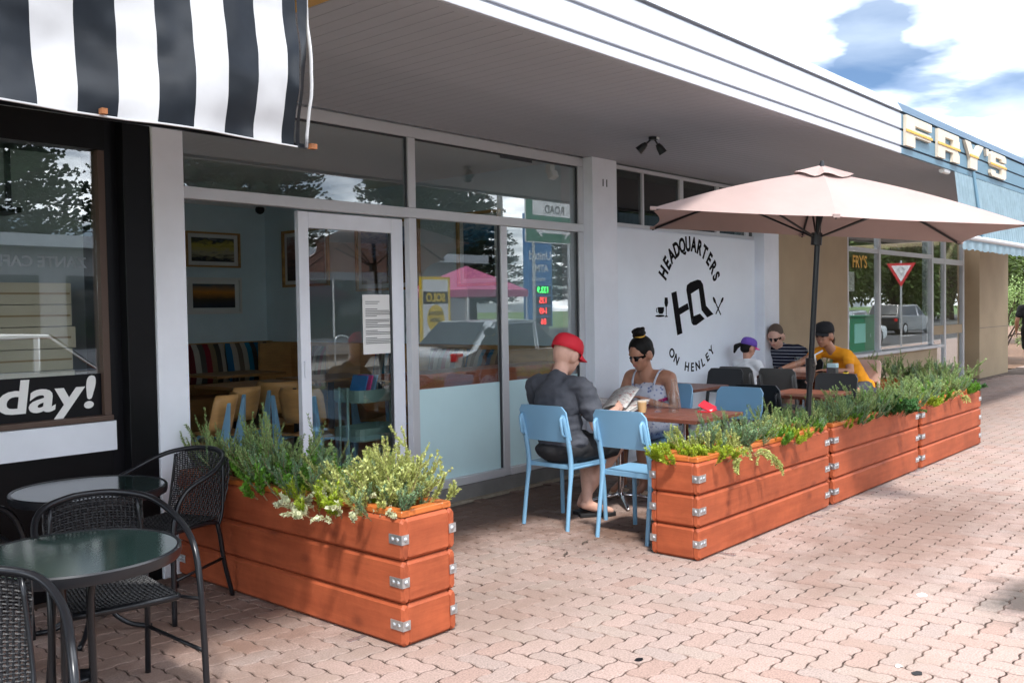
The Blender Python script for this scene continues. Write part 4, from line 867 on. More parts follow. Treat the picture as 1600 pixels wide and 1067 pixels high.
def cafe_table(label, loc, w=.7, d=.59, rz=0):
    t = thing('cafe_table', label, 'table', loc, rz, 'small timber topped cafe tables')
    n = 5
    for i in range(n): MB().box(-w/2, w/2, -d/2+d*i/n+.0008, -d/2+d*(i+1)/n-.0008, .722, .75-.0006*(i % 2)).build('top_slat', 'dark_wood', t, bevel=.003)
    MB().box(-.15, .15, -.15, .15, .7, .7215).build('top_plate', 'black_metal', t); MB().cyl((0, 0, .05), (0, 0, .699), .025, n=14).build('column', 'chrome', t, smooth=True, auto=40)
    for k in range(4):
        a = PI/4+k*PI/2; e = Vector((math.cos(a), math.sin(a), 0)); m = MB(); m.tube([e*.0+Vector((0, 0, .075)), e*.12+Vector((0, 0, .06)), e*.27+Vector((0, 0, .022)), e*.31+Vector((0, 0, .012))], .02, 8, rad=[.026, .022, .016, .012], flat=.7); m.build('foot', 'chrome', t, smooth=True)
    return t
t1 = cafe_table('timber topped cafe table between the red-capped man and the woman reading', (6.13, 4.24, 0))
for lb, x, y in (('timber topped cafe table carrying the red wallet', 6.13, 3.645), ('timber topped cafe table beside the wall sign, between two black chairs', 8.3, 4.93), ('timber topped cafe table beside the middle planter, between two black chairs', 8.2, 3.62), ('timber topped cafe table under the girl and striped-shirt man', 10.38, 5.0), ('timber topped cafe table under the arm of the woman in orange', 10.38, 4.4)):
    dup_at(t1, (x, y, 0), 0, lb)

# parasol
um = thing('parasol', 'large pale pink rectangular parasol on a black pole rising from the planter', 'parasol', (6.81, 3.0, .57))
US = .83; c0 = Vector((8.156*US, 3.476*US, EYE+.7*US)); L_, W_, ph = 1.487*US, .843*US, -.997
nr = Vector((.053, -.056, 1)).normalized(); e1 = Vector((math.cos(ph), math.sin(ph), 0)); e1 = (e1-nr*e1.dot(nr)).normalized(); e2 = nr.cross(e1)
apex = c0+nr*.5*US; tips = [c0+e1*L_*u+e2*W_*v for u, v in ((-1, -1), (0, -1.02), (1, -1), (1, 1), (0, 1.02), (-1, 1))]
def canopy_pt(i, s, t):    # panel i, s across 0..1, t from apex to edge
    a = tips[i]; b = tips[(i+1) % 6]; edge = a.lerp(b, s); mid = s*(1-s)*4
    inn = (c0-edge).normalized()
    edge = edge+inn*.07*mid*(1 if (b-a).length > 1.2 else 1.1)
    p = apex.lerp(edge, t); return p+nr*(.03*math.sin(PI*t)-.035*mid*math.sin(PI*t))
for i in range(6): MB().grid(lambda u, v, i=i: canopy_pt(i, u, .02+.98*v), 10, 12).build('canopy_panel', 'umbrella_cloth', um, world=True, smooth=True)
for i in range(6):
    m = MB(); m.tube([apex-nr*.03]+[canopy_pt(i, 0, t)-nr*.018 for t in (.25, .5, .75, .985)], .009, 6); m.build('rib', 'black_metal', um, world=True)
    m = MB(); m.tube([apex-nr*.5, canopy_pt(i, 0, .5)-nr*.03], .008, 6); m.build('strut', 'black_metal', um, world=True)
    m = MB(); m.obox(canopy_pt(i, 0, .985)-nr*.005, e1*.022, e2*.022, nr*.012); m.build('tip_pocket', 'umbrella_cloth', um, world=True)
for i in range(6):   # little vent cap
    def vf(u, v, i=i):
        d = canopy_pt(i, u, .13)-canopy_pt(i, u, .02); return apex+nr*(.045-.02*v)+d*(1.55*v)+nr*.012*math.sin(u*PI*2)*v
    MB().grid(vf, 6, 3).build('vent_panel', 'umbrella_cloth', um, world=True, smooth=True)
MB().cyl(apex+nr*.03, apex+nr*.075, .022, .012).build('finial', 'black_plastic', um, world=True)
pb = Vector((6.81, 3.0, .45)); hubp = apex-nr*.5; crank = pb.lerp(hubp, .5)
MB().cyl(pb, apex-nr*.01, .021, n=12).build('pole', 'black_metal', um, world=True, smooth=True, auto=40)
MB().cyl(hubp-nr*.05, hubp+nr*.04, .04, n=12).build('hub', 'black_plastic', um, world=True); MB().cyl(apex-nr*.1, apex-nr*.02, .035, n=12).build('top_hub', 'black_plastic', um, world=True)
cz = pb.lerp(apex, .31); ax = (apex-pb).normalized()
MB().cyl(cz-ax*.13, cz+ax*.05, .028, .042, 12).build('crank_housing', 'black_plastic', um, world=True, smooth=True, auto=40)
m = MB(); m.tube([cz+Vector((-.03, -.03, 0)), cz+Vector((-.07, -.07, .01)), cz+Vector((-.07, -.06, .08)), cz+Vector((-.02, -.1, .11))], .007, 6); m.build('crank_handle', 'galvanised', um, world=True, smooth=True)
MB().lathe([(.06, 0), (.055, .01), (.026, .015), (.026, .05)], 16, (6.81, 3.0, .575)).build('sleeve', 'black_metal', um, world=True, smooth=True, auto=40)

# items on the table
def tumbler(name, label, cat, x, y, z, r, h, mat='clear', fill=None, group=None):
    t = thing(name, label, cat, (x, y, z), 0, group)
    MB().lathe([(r*.82, 0), (r, h), (r*.93, h), (r*.76, .008), (.001, .008)], 20, capt=False).build('glass', mat, t, smooth=True, auto=40)
    if fill: MB().lathe([(r*.75, .009), (r*.88, h*.86)], 18).build('drink', fill, t, smooth=True, auto=40); MB().lathe([(r*.885, h*.861), (r*.905, h*.95)], 18).build('froth', 'foam', t, smooth=True, auto=40)
    return t
tumbler('coffee_glass', 'glass of milky coffee on the table by the newspaper', 'coffee', 5.96, 3.92, .7505, .04, .1, 'clear', 'latte')
tumbler('water_glass', 'empty straight glass beside the water bottle', 'glass', 6.12, 3.88, .7505, .036, .1)
wb = thing('water_bottle', 'tall clear glass water bottle on the timber table', 'bottle', (6.17, 3.77, .7505))
MB().lathe([(.04, 0), (.042, .01), (.042, .13), (.022, .19), (.018, .235), (.021, .237), (.021, .25), (.017, .25), (.018, .19), (.038, .13), (.038, .008), (.001, .008)], 20, capt=False).build('glass', 'clear', wb, smooth=True, auto=40)
MB().lathe([(.0375, .009), (.0375, .11)], 20).build('water', 'clear', wb, smooth=True, auto=40)
wl = thing('red_wallet', 'red folded wallet lying open on the timber table', 'wallet', (6.38, 3.6, .7505), .3)
MB().box(-.1, .1, -.055, .055, 0, .008).build('lower_flap', 'red_cloth', wl, bevel=.002); MB().obox((0, .0, .036), (.1, 0, .01), (0, .05, .026), (0, -.001, .003)).build('upper_flap', 'red_cloth', wl); MB().box(-.08, .06, -.045, .03, .009, .016).build('notes', 'paper', wl)
sgs = thing('phone', 'black mobile phone lying on the timber table', 'phone', (5.98, 4.08, .7505), .6); MB().box(-.07, .07, -.036, .036, 0, .009).build('case', 'black_plastic', sgs, bevel=.003); MB().box(-.066, .066, -.033, .033, .0091, .0096).build('screen', 'table_glass', sgs)
sp2 = thing('folded_paper', 'folded white paper lying beside the phone', 'paper', (6.15, 4.3, .7505), .2); MB().box(-.14, .14, -.1, .1, 0, .006).build('sheet', 'paper', sp2)
for x, y, h, lb in ((10.36, 4.66, .2, 'tall clear glass nearest the striped-shirt man'), (10.28, 4.5, .21, 'tall clear glass in front of the woman in orange'), (10.2, 4.9, .1, 'short clear glass by the girl')): tumbler('drinking_glass', lb, 'glass', x, y, .7505, .034, h)
mc_ = thing('menu_box', 'small teal and black box standing on the far table', 'box', (10.35, 4.24, .7505)); MB().box(-.04, .04, -.05, .05, 0, .09).build('body', 'grey_plastic', mc_, bevel=.003); MB().box(-.041, .041, -.051, .051, .0905, .14).build('lid', 'frost_film', mc_, bevel=.003); MB().box(-.03, .03, .0515, .058, .02, .135).build('card', 'purple_cloth', mc_)
ty = thing('toy_car', 'small yellow toy car on the far table', 'toy', (10.5, 4.15, .7505)); MB().box(-.04, .04, -.02, .02, .008, .03).build('body', 'sign_yellow', ty, bevel=.005); MB().box(-.02, .02, -.018, .018, .03, .045).build('cabin', 'rubber_black', ty, bevel=.004)
for q in ((-.025, -.02), (.025, -.02), (-.025, .02), (.025, .02)): MB().cyl((q[0], q[1]-.004, .01), (q[0], q[1]+.004, .01), .01, n=10).build('wheel', 'tyre', ty)

# ================================================================ black wicker chairs and glass tables
def wicker_chair(label, loc, rz):
    t = thing('wicker_chair', label, 'chair', loc, rz, 'black wicker chairs in front of the dark shop')
    path = [(.27, .28, 0), (.26, .275, .3), (.24, .27, .52), (.16, .27, .65), (-.05, .265, .72), (-.2, .21, .775), (-.27, .1, .80), (-.285, 0, .805)]
    path = path+[(x, -y, z) for x, y, z in path[-2::-1]]
    m = MB(); m.tube(smoothpath(path, 5), .0135, 8); m.build('arm_frame', 'black_metal', t, smooth=True)
    for s in (-1, 1):
        m = MB(); m.tube(smoothpath([(-.25, s*.2, 0), (-.2, s*.19, .2), (-.17, s*.185, .38), (-.12, s*.18, .43), (.2, s*.2, .44)], 5), .0125, 8); m.build('leg', 'black_metal', t, smooth=True)
        m = MB(); m.tube(smoothpath([(-.17, s*.185, .4), (-.2, s*.19, .5), (-.235, s*.17, .77)], 4), .008, 6); m.build('back_post', 'black_metal', t, smooth=True)
        m = MB(); m.tube([(.262, s*.275, .22), (-.19, s*.19, .22)], .008, 6); m.build('stretcher', 'black_metal', t, smooth=True)
    m = MB(); m.tube(smoothpath([(.2, .2, .44), (.225, .12, .445), (.23, 0, .445), (.225, -.12, .445), (.2, -.2, .44)], 4), .015, 8); m.build('front_rail', 'black_metal', t, smooth=True)
    for s in (-1, 1): m = MB(); m.tube([(.2, s*.2, .44), (.262, s*.275, .43)], .007, 6); m.build('tie_bar', 'black_metal', t)
    def bk(u, v):   # back surface: u -1..1, v 0 bottom..1 top
        y = u*(.18+.02*v-.03*max(0, v-.8)); x = -.165-.085*v-.03*math.sin(PI*v)-.03*(1-u*u)*v+.0; zt = .8-.035*abs(u)**2.2; return Vector((x, y, .42+(zt-.42)*v))
    m = MB()
    for i in range(25):
        u = -1+2*i/24; m.tube([bk(u, j/12)+Vector((.003*(1 if (j+i) % 2 else -1), 0, 0)) for j in range(13)], .0042, 4)
    for j in range(34):
        v = (j+.3)/34; m.tube([bk(-1+2*i/24, v)+Vector((.003*(1 if (i+j) % 2 else -1), 0, 0)) for i in range(25)], .0035, 4)
    m.build('woven_back', 'wicker', t)
    def st(u, v): return Vector((-.17+.385*v, (2*u-1)*(.175+.02*v), .44-.018*math.sin(PI*v)*math.sin(PI*u)+.008))
    m = MB()
    for i in range(25): m.tube([st(i/24, j/14)+Vector((0, 0, .003*(1 if (i+j) % 2 else -1))) for j in range(15)], .0045, 4)
    for j in range(36): m.tube([st(i/24, (j+.5)/36)+Vector((0, 0, .003*(1 if (i+j) % 2 else -1))) for i in range(25)], .0042, 4)
    m.build('woven_seat', 'wicker', t); return t
w0 = wicker_chair('black wicker chair pushed against the end of the planter beside the white column', (2.53, 4.68, 0), PI+.3)
dup_at(w0, (1.725, 3.66, 0), -1.77, 'black wicker chair tucked between the two glass tables')
dup_at(w0, (.88, 2.78, 0), -1.9, 'black wicker chair at the street side of the near glass table')
dup_at(w0, (1.58, 5.0, 0), -.1, 'black wicker chair behind the table by the dark shop wall')
def glass_table(label, loc, rz):
    t = thing('glass_table', label, 'table', loc, rz, 'round glass topped tables'); r = .355
    MB().lathe([(r-.012, .7), (r-.012, .712), (.001, .7125)], 40).build('glass_top', 'table_glass', t, smooth=True, auto=30)
    MB().lathe([(r-.011, .675), (r, .675), (r+.004, .69), (r+.004, .71), (r-.002, .716), (r-.011, .714), (r-.011, .675)], 48, capb=False, capt=False).build('rim', 'black_metal', t, smooth=True, auto=40)
    for k in range(4):
        a = k*PI/2+.4; e = Vector((math.cos(a), math.sin(a), 0)); m = MB(); m.tube(smoothpath([e*.32+Vector((0, 0, .695)), e*.22+Vector((0, 0, .69)), e*.075+Vector((0, 0, .62)), e*.065+Vector((0, 0, .3)), e*.075+Vector((0, 0, .12)), e*.16+Vector((0, 0, .035)), e*.27+Vector((0, 0, .012))], 4), .0125, 8); m.build('leg', 'black_metal', t, smooth=True)
    for z in (.25, .6): MB().lathe([(.055, z), (.06, z+.01), (.055, z+.02)], 20).build('collar', 'black_metal', t, smooth=True)
    return t
g0 = glass_table('round green glass table in front of the tucked-in wicker chair', (1.46, 3.37, 0), 0)
dup_at(g0, (2.06, 4.57, 0), .5, 'round green glass table against the dark shop wall')

# inside the cafe
def ply_chair(label, loc, rz, frame):
    t = thing('plywood_chair', label, 'chair', loc, rz, 'plywood chairs inside the cafe')
    MB().grid(lambda u, v: (-.21-.06*v+.1*(2*u-1)**2, (2*u-1)*(.2-.03*(1 if v in (0, 1) else 0)), .56+.27*v), 8, 6).build('backrest', 'plywood', t, smooth=True); t.children[0].modifiers.new('t', 'SOLIDIFY').thickness = .014
    MB().grid(lambda u, v: (-.19+.4*v, (2*u-1)*.2, .45-.02*math.sin(PI*v)), 6, 8).build('seat', 'plywood', t, smooth=True); t.children[1].modifiers.new('t', 'SOLIDIFY').thickness = .016
    for s in (-1, 1):
        MB().prism([(-.3, 0), (-.265, 0), (-.17, .42), (-.2, .5), (-.265, .78), (-.285, .78), (-.27, .45)], lambda u, v, w, s=s: (u, s*.19+w-.015, v), .03).build('leg', frame, t, bevel=.004)
        m = MB(); m.tube(smoothpath([(-.18, s*.18, .425), (.1, s*.18, .43), (.18, s*.18, .41), (.2, s*.18, .3), (.21, s*.185, 0)], 4), .014, 8); m.build('leg', frame, t, smooth=True)
    return t
FZ = .128
ply_chair('plywood chair with black legs in the middle of the room', (4.95, 7.05, FZ), .6, 'black_metal')
b0 = ply_chair('plywood chair with blue legs beside the steel trolley', (4.62, 6.2, FZ), .35, 'blue_plastic')
dup_at(b0, (4.28, 6.9, FZ), 2.0, 'plywood chair with blue legs behind the white column')
dup_at(b0, (3.7, 6.35, FZ), 2.3, 'plywood chair with blue legs nearest the doorway')
dup_at(b0, (5.6, 6.4, FZ), .2, 'plywood chair with blue legs behind the frosted window')
def room_table(label, loc, w, d):
    t = thing('room_table', label, 'table', loc, 0, 'dark tables inside the cafe')
    MB().box(-w/2, w/2, -d/2, d/2, .72, .75).build('top', 'plywood_dark', t, bevel=.004); MB().cyl((0, 0, .02), (0, 0, .7195), .035).build('column', 'black_metal', t, smooth=True, auto=40); MB().lathe([(.25, 0), (.25, .012), (.04, .03)], 24).build('base', 'black_metal', t, smooth=True, auto=40)
    return t
rt0 = room_table('dark table before the corner of the banquette', (6.0, 9.5, FZ), .9, .7)
dup_at(rt0, (6.2, 8.0, FZ), 0, 'dark table beside the plywood banquette behind the door'); dup_at(rt0, (5.2, 7.9, FZ), 0, 'dark table next to the black-legged plywood chair')
tr = thing('trolley', 'green metal trolley with trays of cutlery and folders inside the door', 'trolley', (4.86, 5.78, FZ))
for z in (.12, .42, .72):
    MB().prism([(-.25+.05, -.17), (.2, -.17), (.25, -.12), (.25, .12), (.2, .17), (-.2, .17), (-.25, .12), (-.25, -.12)], lambda u, v, w, z=z: (u, v, z+w), .012).build('tray', 'trolley_green', tr, bevel=.004)
    for a, b, c, d in ((-.2, .2, -.17, -.165), (-.2, .2, .165, .17), (-.25, -.245, -.12, .12), (.245, .25, -.12, .12)): MB().box(a, b, c, d, z+.0125, z+.1).build('tray_side', 'trolley_green', tr)
    for a, b in ((-1, -1), (1, -1), (1, 1), (-1, 1)): MB().prism([(a*.2, b*.17), (a*.235, b*.155), (a*.25, b*.12), (a*.245, b*.12), (a*.231, b*.151), (a*.2, b*.165)], lambda u, v, w, z=z: (u, v, z+.0125+w), .0875).build('tray_corner', 'trolley_green', tr)
for s in (-1, 1):
    for y in (-.05, .05): MB().cyl((s*.262, y, .06), (s*.262, y, .84), .011, n=8).build('upright', 'trolley_green', tr, smooth=True)
for a, b in ((-1, -1), (1, -1), (1, 1), (-1, 1)): MB().cyl((a*.2, b*.13-.012, .03), (a*.2, b*.13+.012, .03), .03, n=14).build('castor', 'rubber_black', tr)
for i, (mt, lb) in enumerate((('sign_blue', 'blue folder leaning at the left of the trolley tray'), ('magenta_cloth', 'magenta folder leaning between two blue folders'), ('blue_plastic', 'light blue folder leaning in the trolley tray'))):
    o = MB().obox((0, 0, .1), (.006, 0, 0), (0, .09, 0), (.0, 0, .1)).build('folder', mt); o.rotation_euler[1] = .3; o.location = (4.7+i*.05, 5.76, FZ+.735); tag(o, lb, 'folder')
for x, y, r, h, mt, lb in ((5.0, 5.72, .045, .1, 'chrome', 'steel cutlery tub on the trolley'), (4.92, 5.86, .03, .16, 'paper', 'white shaker on the trolley'), (5.04, 5.86, .04, .12, 'chrome', 'steel jar with tongs on the trolley')):
    o = MB().lathe([(r, 0), (r*1.05, h), (r*.4, h*1.05)], 16).build('container', mt, smooth=True, auto=40); o.location = (x, y, FZ+.7325); tag(o, lb, 'container')
# ================================================================ people
def blob(name, mb, mat, parent, vox=.011, it=6, fold=0):
    me = mb.mesh('tmp'); o = bpy.data.objects.new('tmp', me); COL.objects.link(o)
    r = o.modifiers.new('r', 'REMESH'); r.mode = 'VOXEL'; r.voxel_size = vox
    s = o.modifiers.new('s', 'SMOOTH'); s.factor = .5; s.iterations = it
    dg = bpy.context.evaluated_depsgraph_get(); nm = bpy.data.meshes.new_from_object(o.evaluated_get(dg))
    bpy.data.objects.remove(o); bpy.data.meshes.remove(me); nm.name = name; nm.materials.clear()
    if fold:    # cloth folds: ridged noise drawn out along the pull of the cloth
        for v in nm.vertices:
            p = v.co; q = Vector((p.x*9+p.z*5, p.y*9-p.z*4, p.z*17+p.y*6)); a = 1-2*abs(noise.noise(q)); b = 1-2*abs(noise.noise(q*.55+Vector((7, 3, 1)))); c = noise.noise(p*30)
            v.co = p+v.normal*fold*(.55*a+.7*b+.15*c-.45)
    for p in nm.polygons: p.use_smooth = True
    return place(nm, name, mat, parent)
V = Vector
HS = 1.14
class HMB(MB):
    def sph(s, c, r, n=10, m=7, R=None):
        r = tuple(q*HS for q in r) if hasattr(r, '__len__') else r*HS
        return MB.sph(s, c, r, n, m, R)
def hand(m, wr, f, nrm, side, curl=.5, sc=1.0):
    """palm and five fingers: f along the hand, nrm out of the back of the hand, side +1 puts the thumb on f x nrm"""
    f = V(f).normalized(); nrm = V(nrm); nrm = (nrm-f*nrm.dot(f)).normalized(); s = f.cross(nrm)*side
    wr = V(wr); c = wr+f*.048*sc; R = Matrix((f, s, nrm)).transposed()
    m.sph(c, (.05*sc, .04*sc, .018*sc), 10, 8, R); m.cap(wr-f*.02, .026*sc, wr+f*.03*sc, .024*sc)
    for k, (o, L) in enumerate(((.03, .068), (.0105, .076), (-.0095, .07), (-.029, .055))):
        p = wr+f*.084*sc+s*o*sc; d = f+s*o*2.5
        for q in range(3):
            d = (d-nrm*curl*(.35+.45*q)).normalized(); e = p+d*L*sc*(.42 if q == 0 else .3); m.cap(p, .0092*sc, e, .0085*sc, 8); p = e
    p = wr+f*.03*sc+s*.034*sc; d = (f*.75+s*.8-nrm*.35*curl).normalized()
    for q in range(2): e = p+d*.036*sc; m.cap(p, .0115*sc, e, .0095*sc, 8); p = e; d = (d+f*.35-nrm*.25*curl).normalized()

def rot(yaw, pitch, roll=0): return (Matrix.Rotation(yaw, 3, 'Z') @ Matrix.Rotation(pitch, 3, 'Y') @ Matrix.Rotation(roll, 3, 'X'))
def person(label, loc, rz, J, skin, girth=1.0, vox=.011, sc=1.0, fem=False, hands=(.5, .5)):
    t = thing('person', label, 'person', loc, rz); t.scale = (sc,)*3; g = girth; b = MB(); Rh = rot(J.get('yaw', 0), J.get('pitch', 0), J.get('roll', 0)); h = V(J['head']); P = lambda *a: h+Rh @ (V(a)*HS)
    pel, ch, ne = V(J['pelvis']), V(J['chest']), V(J['neck']); Rt = rot(J.get('tyaw', 0), math.atan2(ch.x-pel.x, ch.z-pel.z)*.8)
    tor = MB()
    for q in (b, tor):
        inf = 0 if q is b else .012
        q.sph(pel, V((.125, .17, .125))*g+V((inf,)*3), 14, 10); q.sph(pel.lerp(ch, .5), V((.115, .15 if fem else .16, .16))*g+V((inf,)*3), 14, 10, Rt)
        q.sph(ch, V((.12, .165, .165))*g+V((inf,)*3), 14, 10, Rt)
        q.cap(V(J['sh'][0])*.85+ne*.15, .062*g+inf, V(J['sh'][1])*.85+ne*.15, .062*g+inf)
        q.cap(ch+V((0, 0, .05)), .1*g+inf, ne-V((.01, 0, .03)), .06*g+inf)
        if fem:
            for s in (-1, 1): q.sph(ch+Rt @ V((.08, s*.07, -.03)), (.06+inf*.5, .062+inf*.5, .066+inf*.5))
    b.cap(ne-V((0, 0, .04)), .062*min(g, 1.05), P(-.02, 0, -.06), .055)
    for i in (0, 1):
        s_, e_, w_ = V(J['sh'][i]), V(J['el'][i]), V(J['wr'][i])
        b.cap(s_, .056*g, s_.lerp(e_, .5), .05*g); b.cap(s_.lerp(e_, .5), .05*g, e_, .041*g); b.cap(e_, .042*g, e_.lerp(w_, .35), .042*g); b.cap(e_.lerp(w_, .35), .042*g, w_, .027)
        nn = J.get('hn', ((0, 0, 1), (0, 0, 1)))[i]; hf = J['hf'][i] if 'hf' in J else (w_-e_)
        hand(b, w_, hf, nn, 1 if i else -1, hands[i])
        hp, k_, a_ = V(J['hip'][i]), V(J['kn'][i]), V(J['an'][i])
        b.cap(hp, .088*g, k_, .06*g); b.cap(k_, .06*g, k_.lerp(a_, .35)-V((.012, 0, 0)), .056*g); b.cap(k_.lerp(a_, .35)-V((.012, 0, 0)), .056*g, a_, .037)
        ft = V(J['toe'][i]); b.cap(a_-V((0, 0, .02)), .036, ft, .026); b.cap(a_-(ft-a_).normalized()*.03-V((0, 0, .035)), .03, a_.lerp(ft, .5)-V((0, 0, .02)), .033)
    bb = b; b = HMB()   # head
    b.sph(P(-.012, 0, .022), (.1, .077, .104), 18, 14, Rh); b.sph(P(.022, 0, -.05), (.07, .058, .062), 14, 10, Rh); b.sph(P(.055, 0, -.09), (.026, .028, .022), 10, 8, Rh)
    b.cap(P(.083, 0, .022), .011, P(.104, 0, -.018), .014, 8); b.sph(P(.07, 0, .03), (.025, .055, .013), 10, 8, Rh); b.sph(P(.083, 0, -.052), (.012, .026, .012), 10, 8, Rh)
    for s in (-1, 1):
        b.sph(P(-.008, s*.08, -.008), (.03, .022, .042), 10, 8, Rh); b.sph(P(.06, s*.036, -.02), (.024, .022, .026), 10, 8, Rh)
    bb.add(b.v, b.f); blob('body', bb, skin, t, vox, 3)
    m = MB(); m.sph(P(.093, 0, -.052), (.006, .023, .007), 10, 6, Rh); m.build('lips', J.get('lips', 'lip'), t, smooth=True)
    for s in (-1, 1):
        m = MB(); m.sph(P(.079, s*.032, .006), (.011, .015, .009), 10, 6, Rh); m.build('eye', 'ink', t, smooth=True)
    return t, P, Rh, tor
M('lip', (.45, .14, .11), .4)
def sleeves(m, J, fr, r0, r1):
    for i in (0, 1):
        s_, e_ = V(J['sh'][i]), V(J['el'][i]); m.cap(s_, r0, s_.lerp(e_, fr), r1)
def sunglasses(t, P, Rh):
    m = MB()
    m.grid(lambda u, v: P(.094-.075*abs(2*u-1)**2.2, (2*u-1)*.074, .004+(v-.5)*.042*(1-.55*abs(2*u-1)**3)*(1-.28*(1-min(1, abs(2*u-1)*5)))), 24, 5)
    o = m.build('sunglasses', 'glossy_black', t, smooth=True); o.modifiers.new('s', 'SOLIDIFY').thickness = .004
    for s in (-1, 1): MB().cyl(P(.02, s*.079, .012), P(-.06, s*.081, .008), .004, n=6).build('temple', 'glossy_black', t)
M('glossy_black', (.004, .004, .005), .08)
def baseball_cap(t, P, Rh, mat, brim, white=None, up_=.0, low=.0):
    m = MB(); n = 20; pr = []
    rows = [(0, 1.0), (.035, 1.0), (.065, .94), (.088, .8), (.102, .58), (.109, .3), (.111, .02)]
    for z, k in rows:
        for i in range(n):
            a = 2*PI*i/n; pr.append(P(-.012+.113*k*math.cos(a), .09*k*math.sin(a), .028+low+z-.012*math.cos(a)*0))
    fs = [(a*n+i, a*n+(i+1) % n, (a+1)*n+(i+1) % n, (a+1)*n+i) for a in range(len(rows)-1) for i in range(n)]+[tuple(range((len(rows)-1)*n, len(rows)*n))]
    m.add(pr, fs); o = m.build('cap_crown', mat, t, smooth=True); o.modifiers.new('s', 'SOLIDIFY').thickness = -.004
    m = MB(); m.grid(lambda u, v: P(.09*math.sqrt(max(0, 1-(2*u-1)**2*.75))-.0+(.085*v)*math.sqrt(max(0, 1-(2*u-1)**2)), (2*u-1)*.082*(1-.08*v), .034+low-.012*v+up_*v-.026*(2*u-1)**2*(.35+.65*v)), 16, 5)
    o = m.build('cap_brim', brim, t, smooth=True); o.modifiers.new('s', 'SOLIDIFY').thickness = .006
    MB().sph(P(-.012, 0, .142+low), (.01, .01, .006), 8, 6, Rh).build('cap_button', mat, t, smooth=True)

# --- man in the red cap
J = dict(pelvis=(-.06, 0, .56), chest=(-.085, .015, .87), neck=(-.06, .03, 1.07), head=(.07, .045, 1.205), pitch=.42, yaw=-.12,
         sh=((-.07, .235, .99), (-.05, -.205, .985)), el=((.1, .3, .74), (-.0, -.27, .71)), wr=((.41, .2, .87), (.36, -.19, .8)),
         hip=((0, .1, .55), (0, -.1, .55)), kn=((.45, .15, .53), (.46, -.12, .51)), an=((.2, -.03, .11), (.27, .07, .1)), toe=((.34, -.14, .035), (.41, .08, .035)), hn=((-.3, .6, .6), (-.2, -.9, .3)))
t, P, Rh, tor = person('man in a red cap and charcoal tee reading a newspaper', (5.385, 4.197, 0), 0, J, 'skin_pale', 1.06, .0095, hands=(.7, .8))
sleeves(tor, J, .6, .074, .082); tor.cap((-.05, 0, .6), .13, (-.075, .01, .82), .13); tor.sph((-.05, 0, .6), (.135, .21, .11), 14, 10); o = blob('tee_shirt', tor, 'charcoal_cloth', t, .011, 5, fold=.016)
m = MB(); m.sph((-.07, 0, .53), (.17, .205, .09), 14, 10)
for i in (0, 1): m.cap(V(J['hip'][i])-V((.02, 0, 0)), .112, V(J['hip'][i]).lerp(V(J['kn'][i]), .82), .088)
blob('shorts', m, 'black_cloth', t, .012, 6, fold=.009); MB().obox((.14, -.222, .585), (.022, 0, .012), (0, .003, 0), (-.008, 0, .018)).build('shorts_logo', 'paper', t)
baseball_cap(t, P, Rh, 'red_cloth', 'red_cloth')
for i in (0, 1):
    a = V(J['an'][i]); e = V(J['toe'][i]); d = (e-a); d.z = 0; d.normalize(); n = V((-d.y, d.x, 0)); c = a.lerp(e, .42); c.z = .016
    m = MB(); m.prism([(-.14, -.035), (-.1, -.046), (.0, -.042), (.09, -.052), (.135, -.035), (.145, 0), (.135, .035), (.09, .052), (0, .042), (-.1, .046), (-.14, .035)], lambda u, v, w: tuple(c+d*u+n*v+V((0, 0, w-.014))), .026); m.build('sandal_sole', 'rubber_black', t, bevel=.004)
    m = MB(); m.tube([c+n*.045+d*-.02+V((0, 0, .012)), c+d*.03+V((0, 0, .062)), c-n*.045+d*-.02+V((0, 0, .012))], .008, 6); m.build('sandal_strap', 'rubber_black', t, smooth=True)

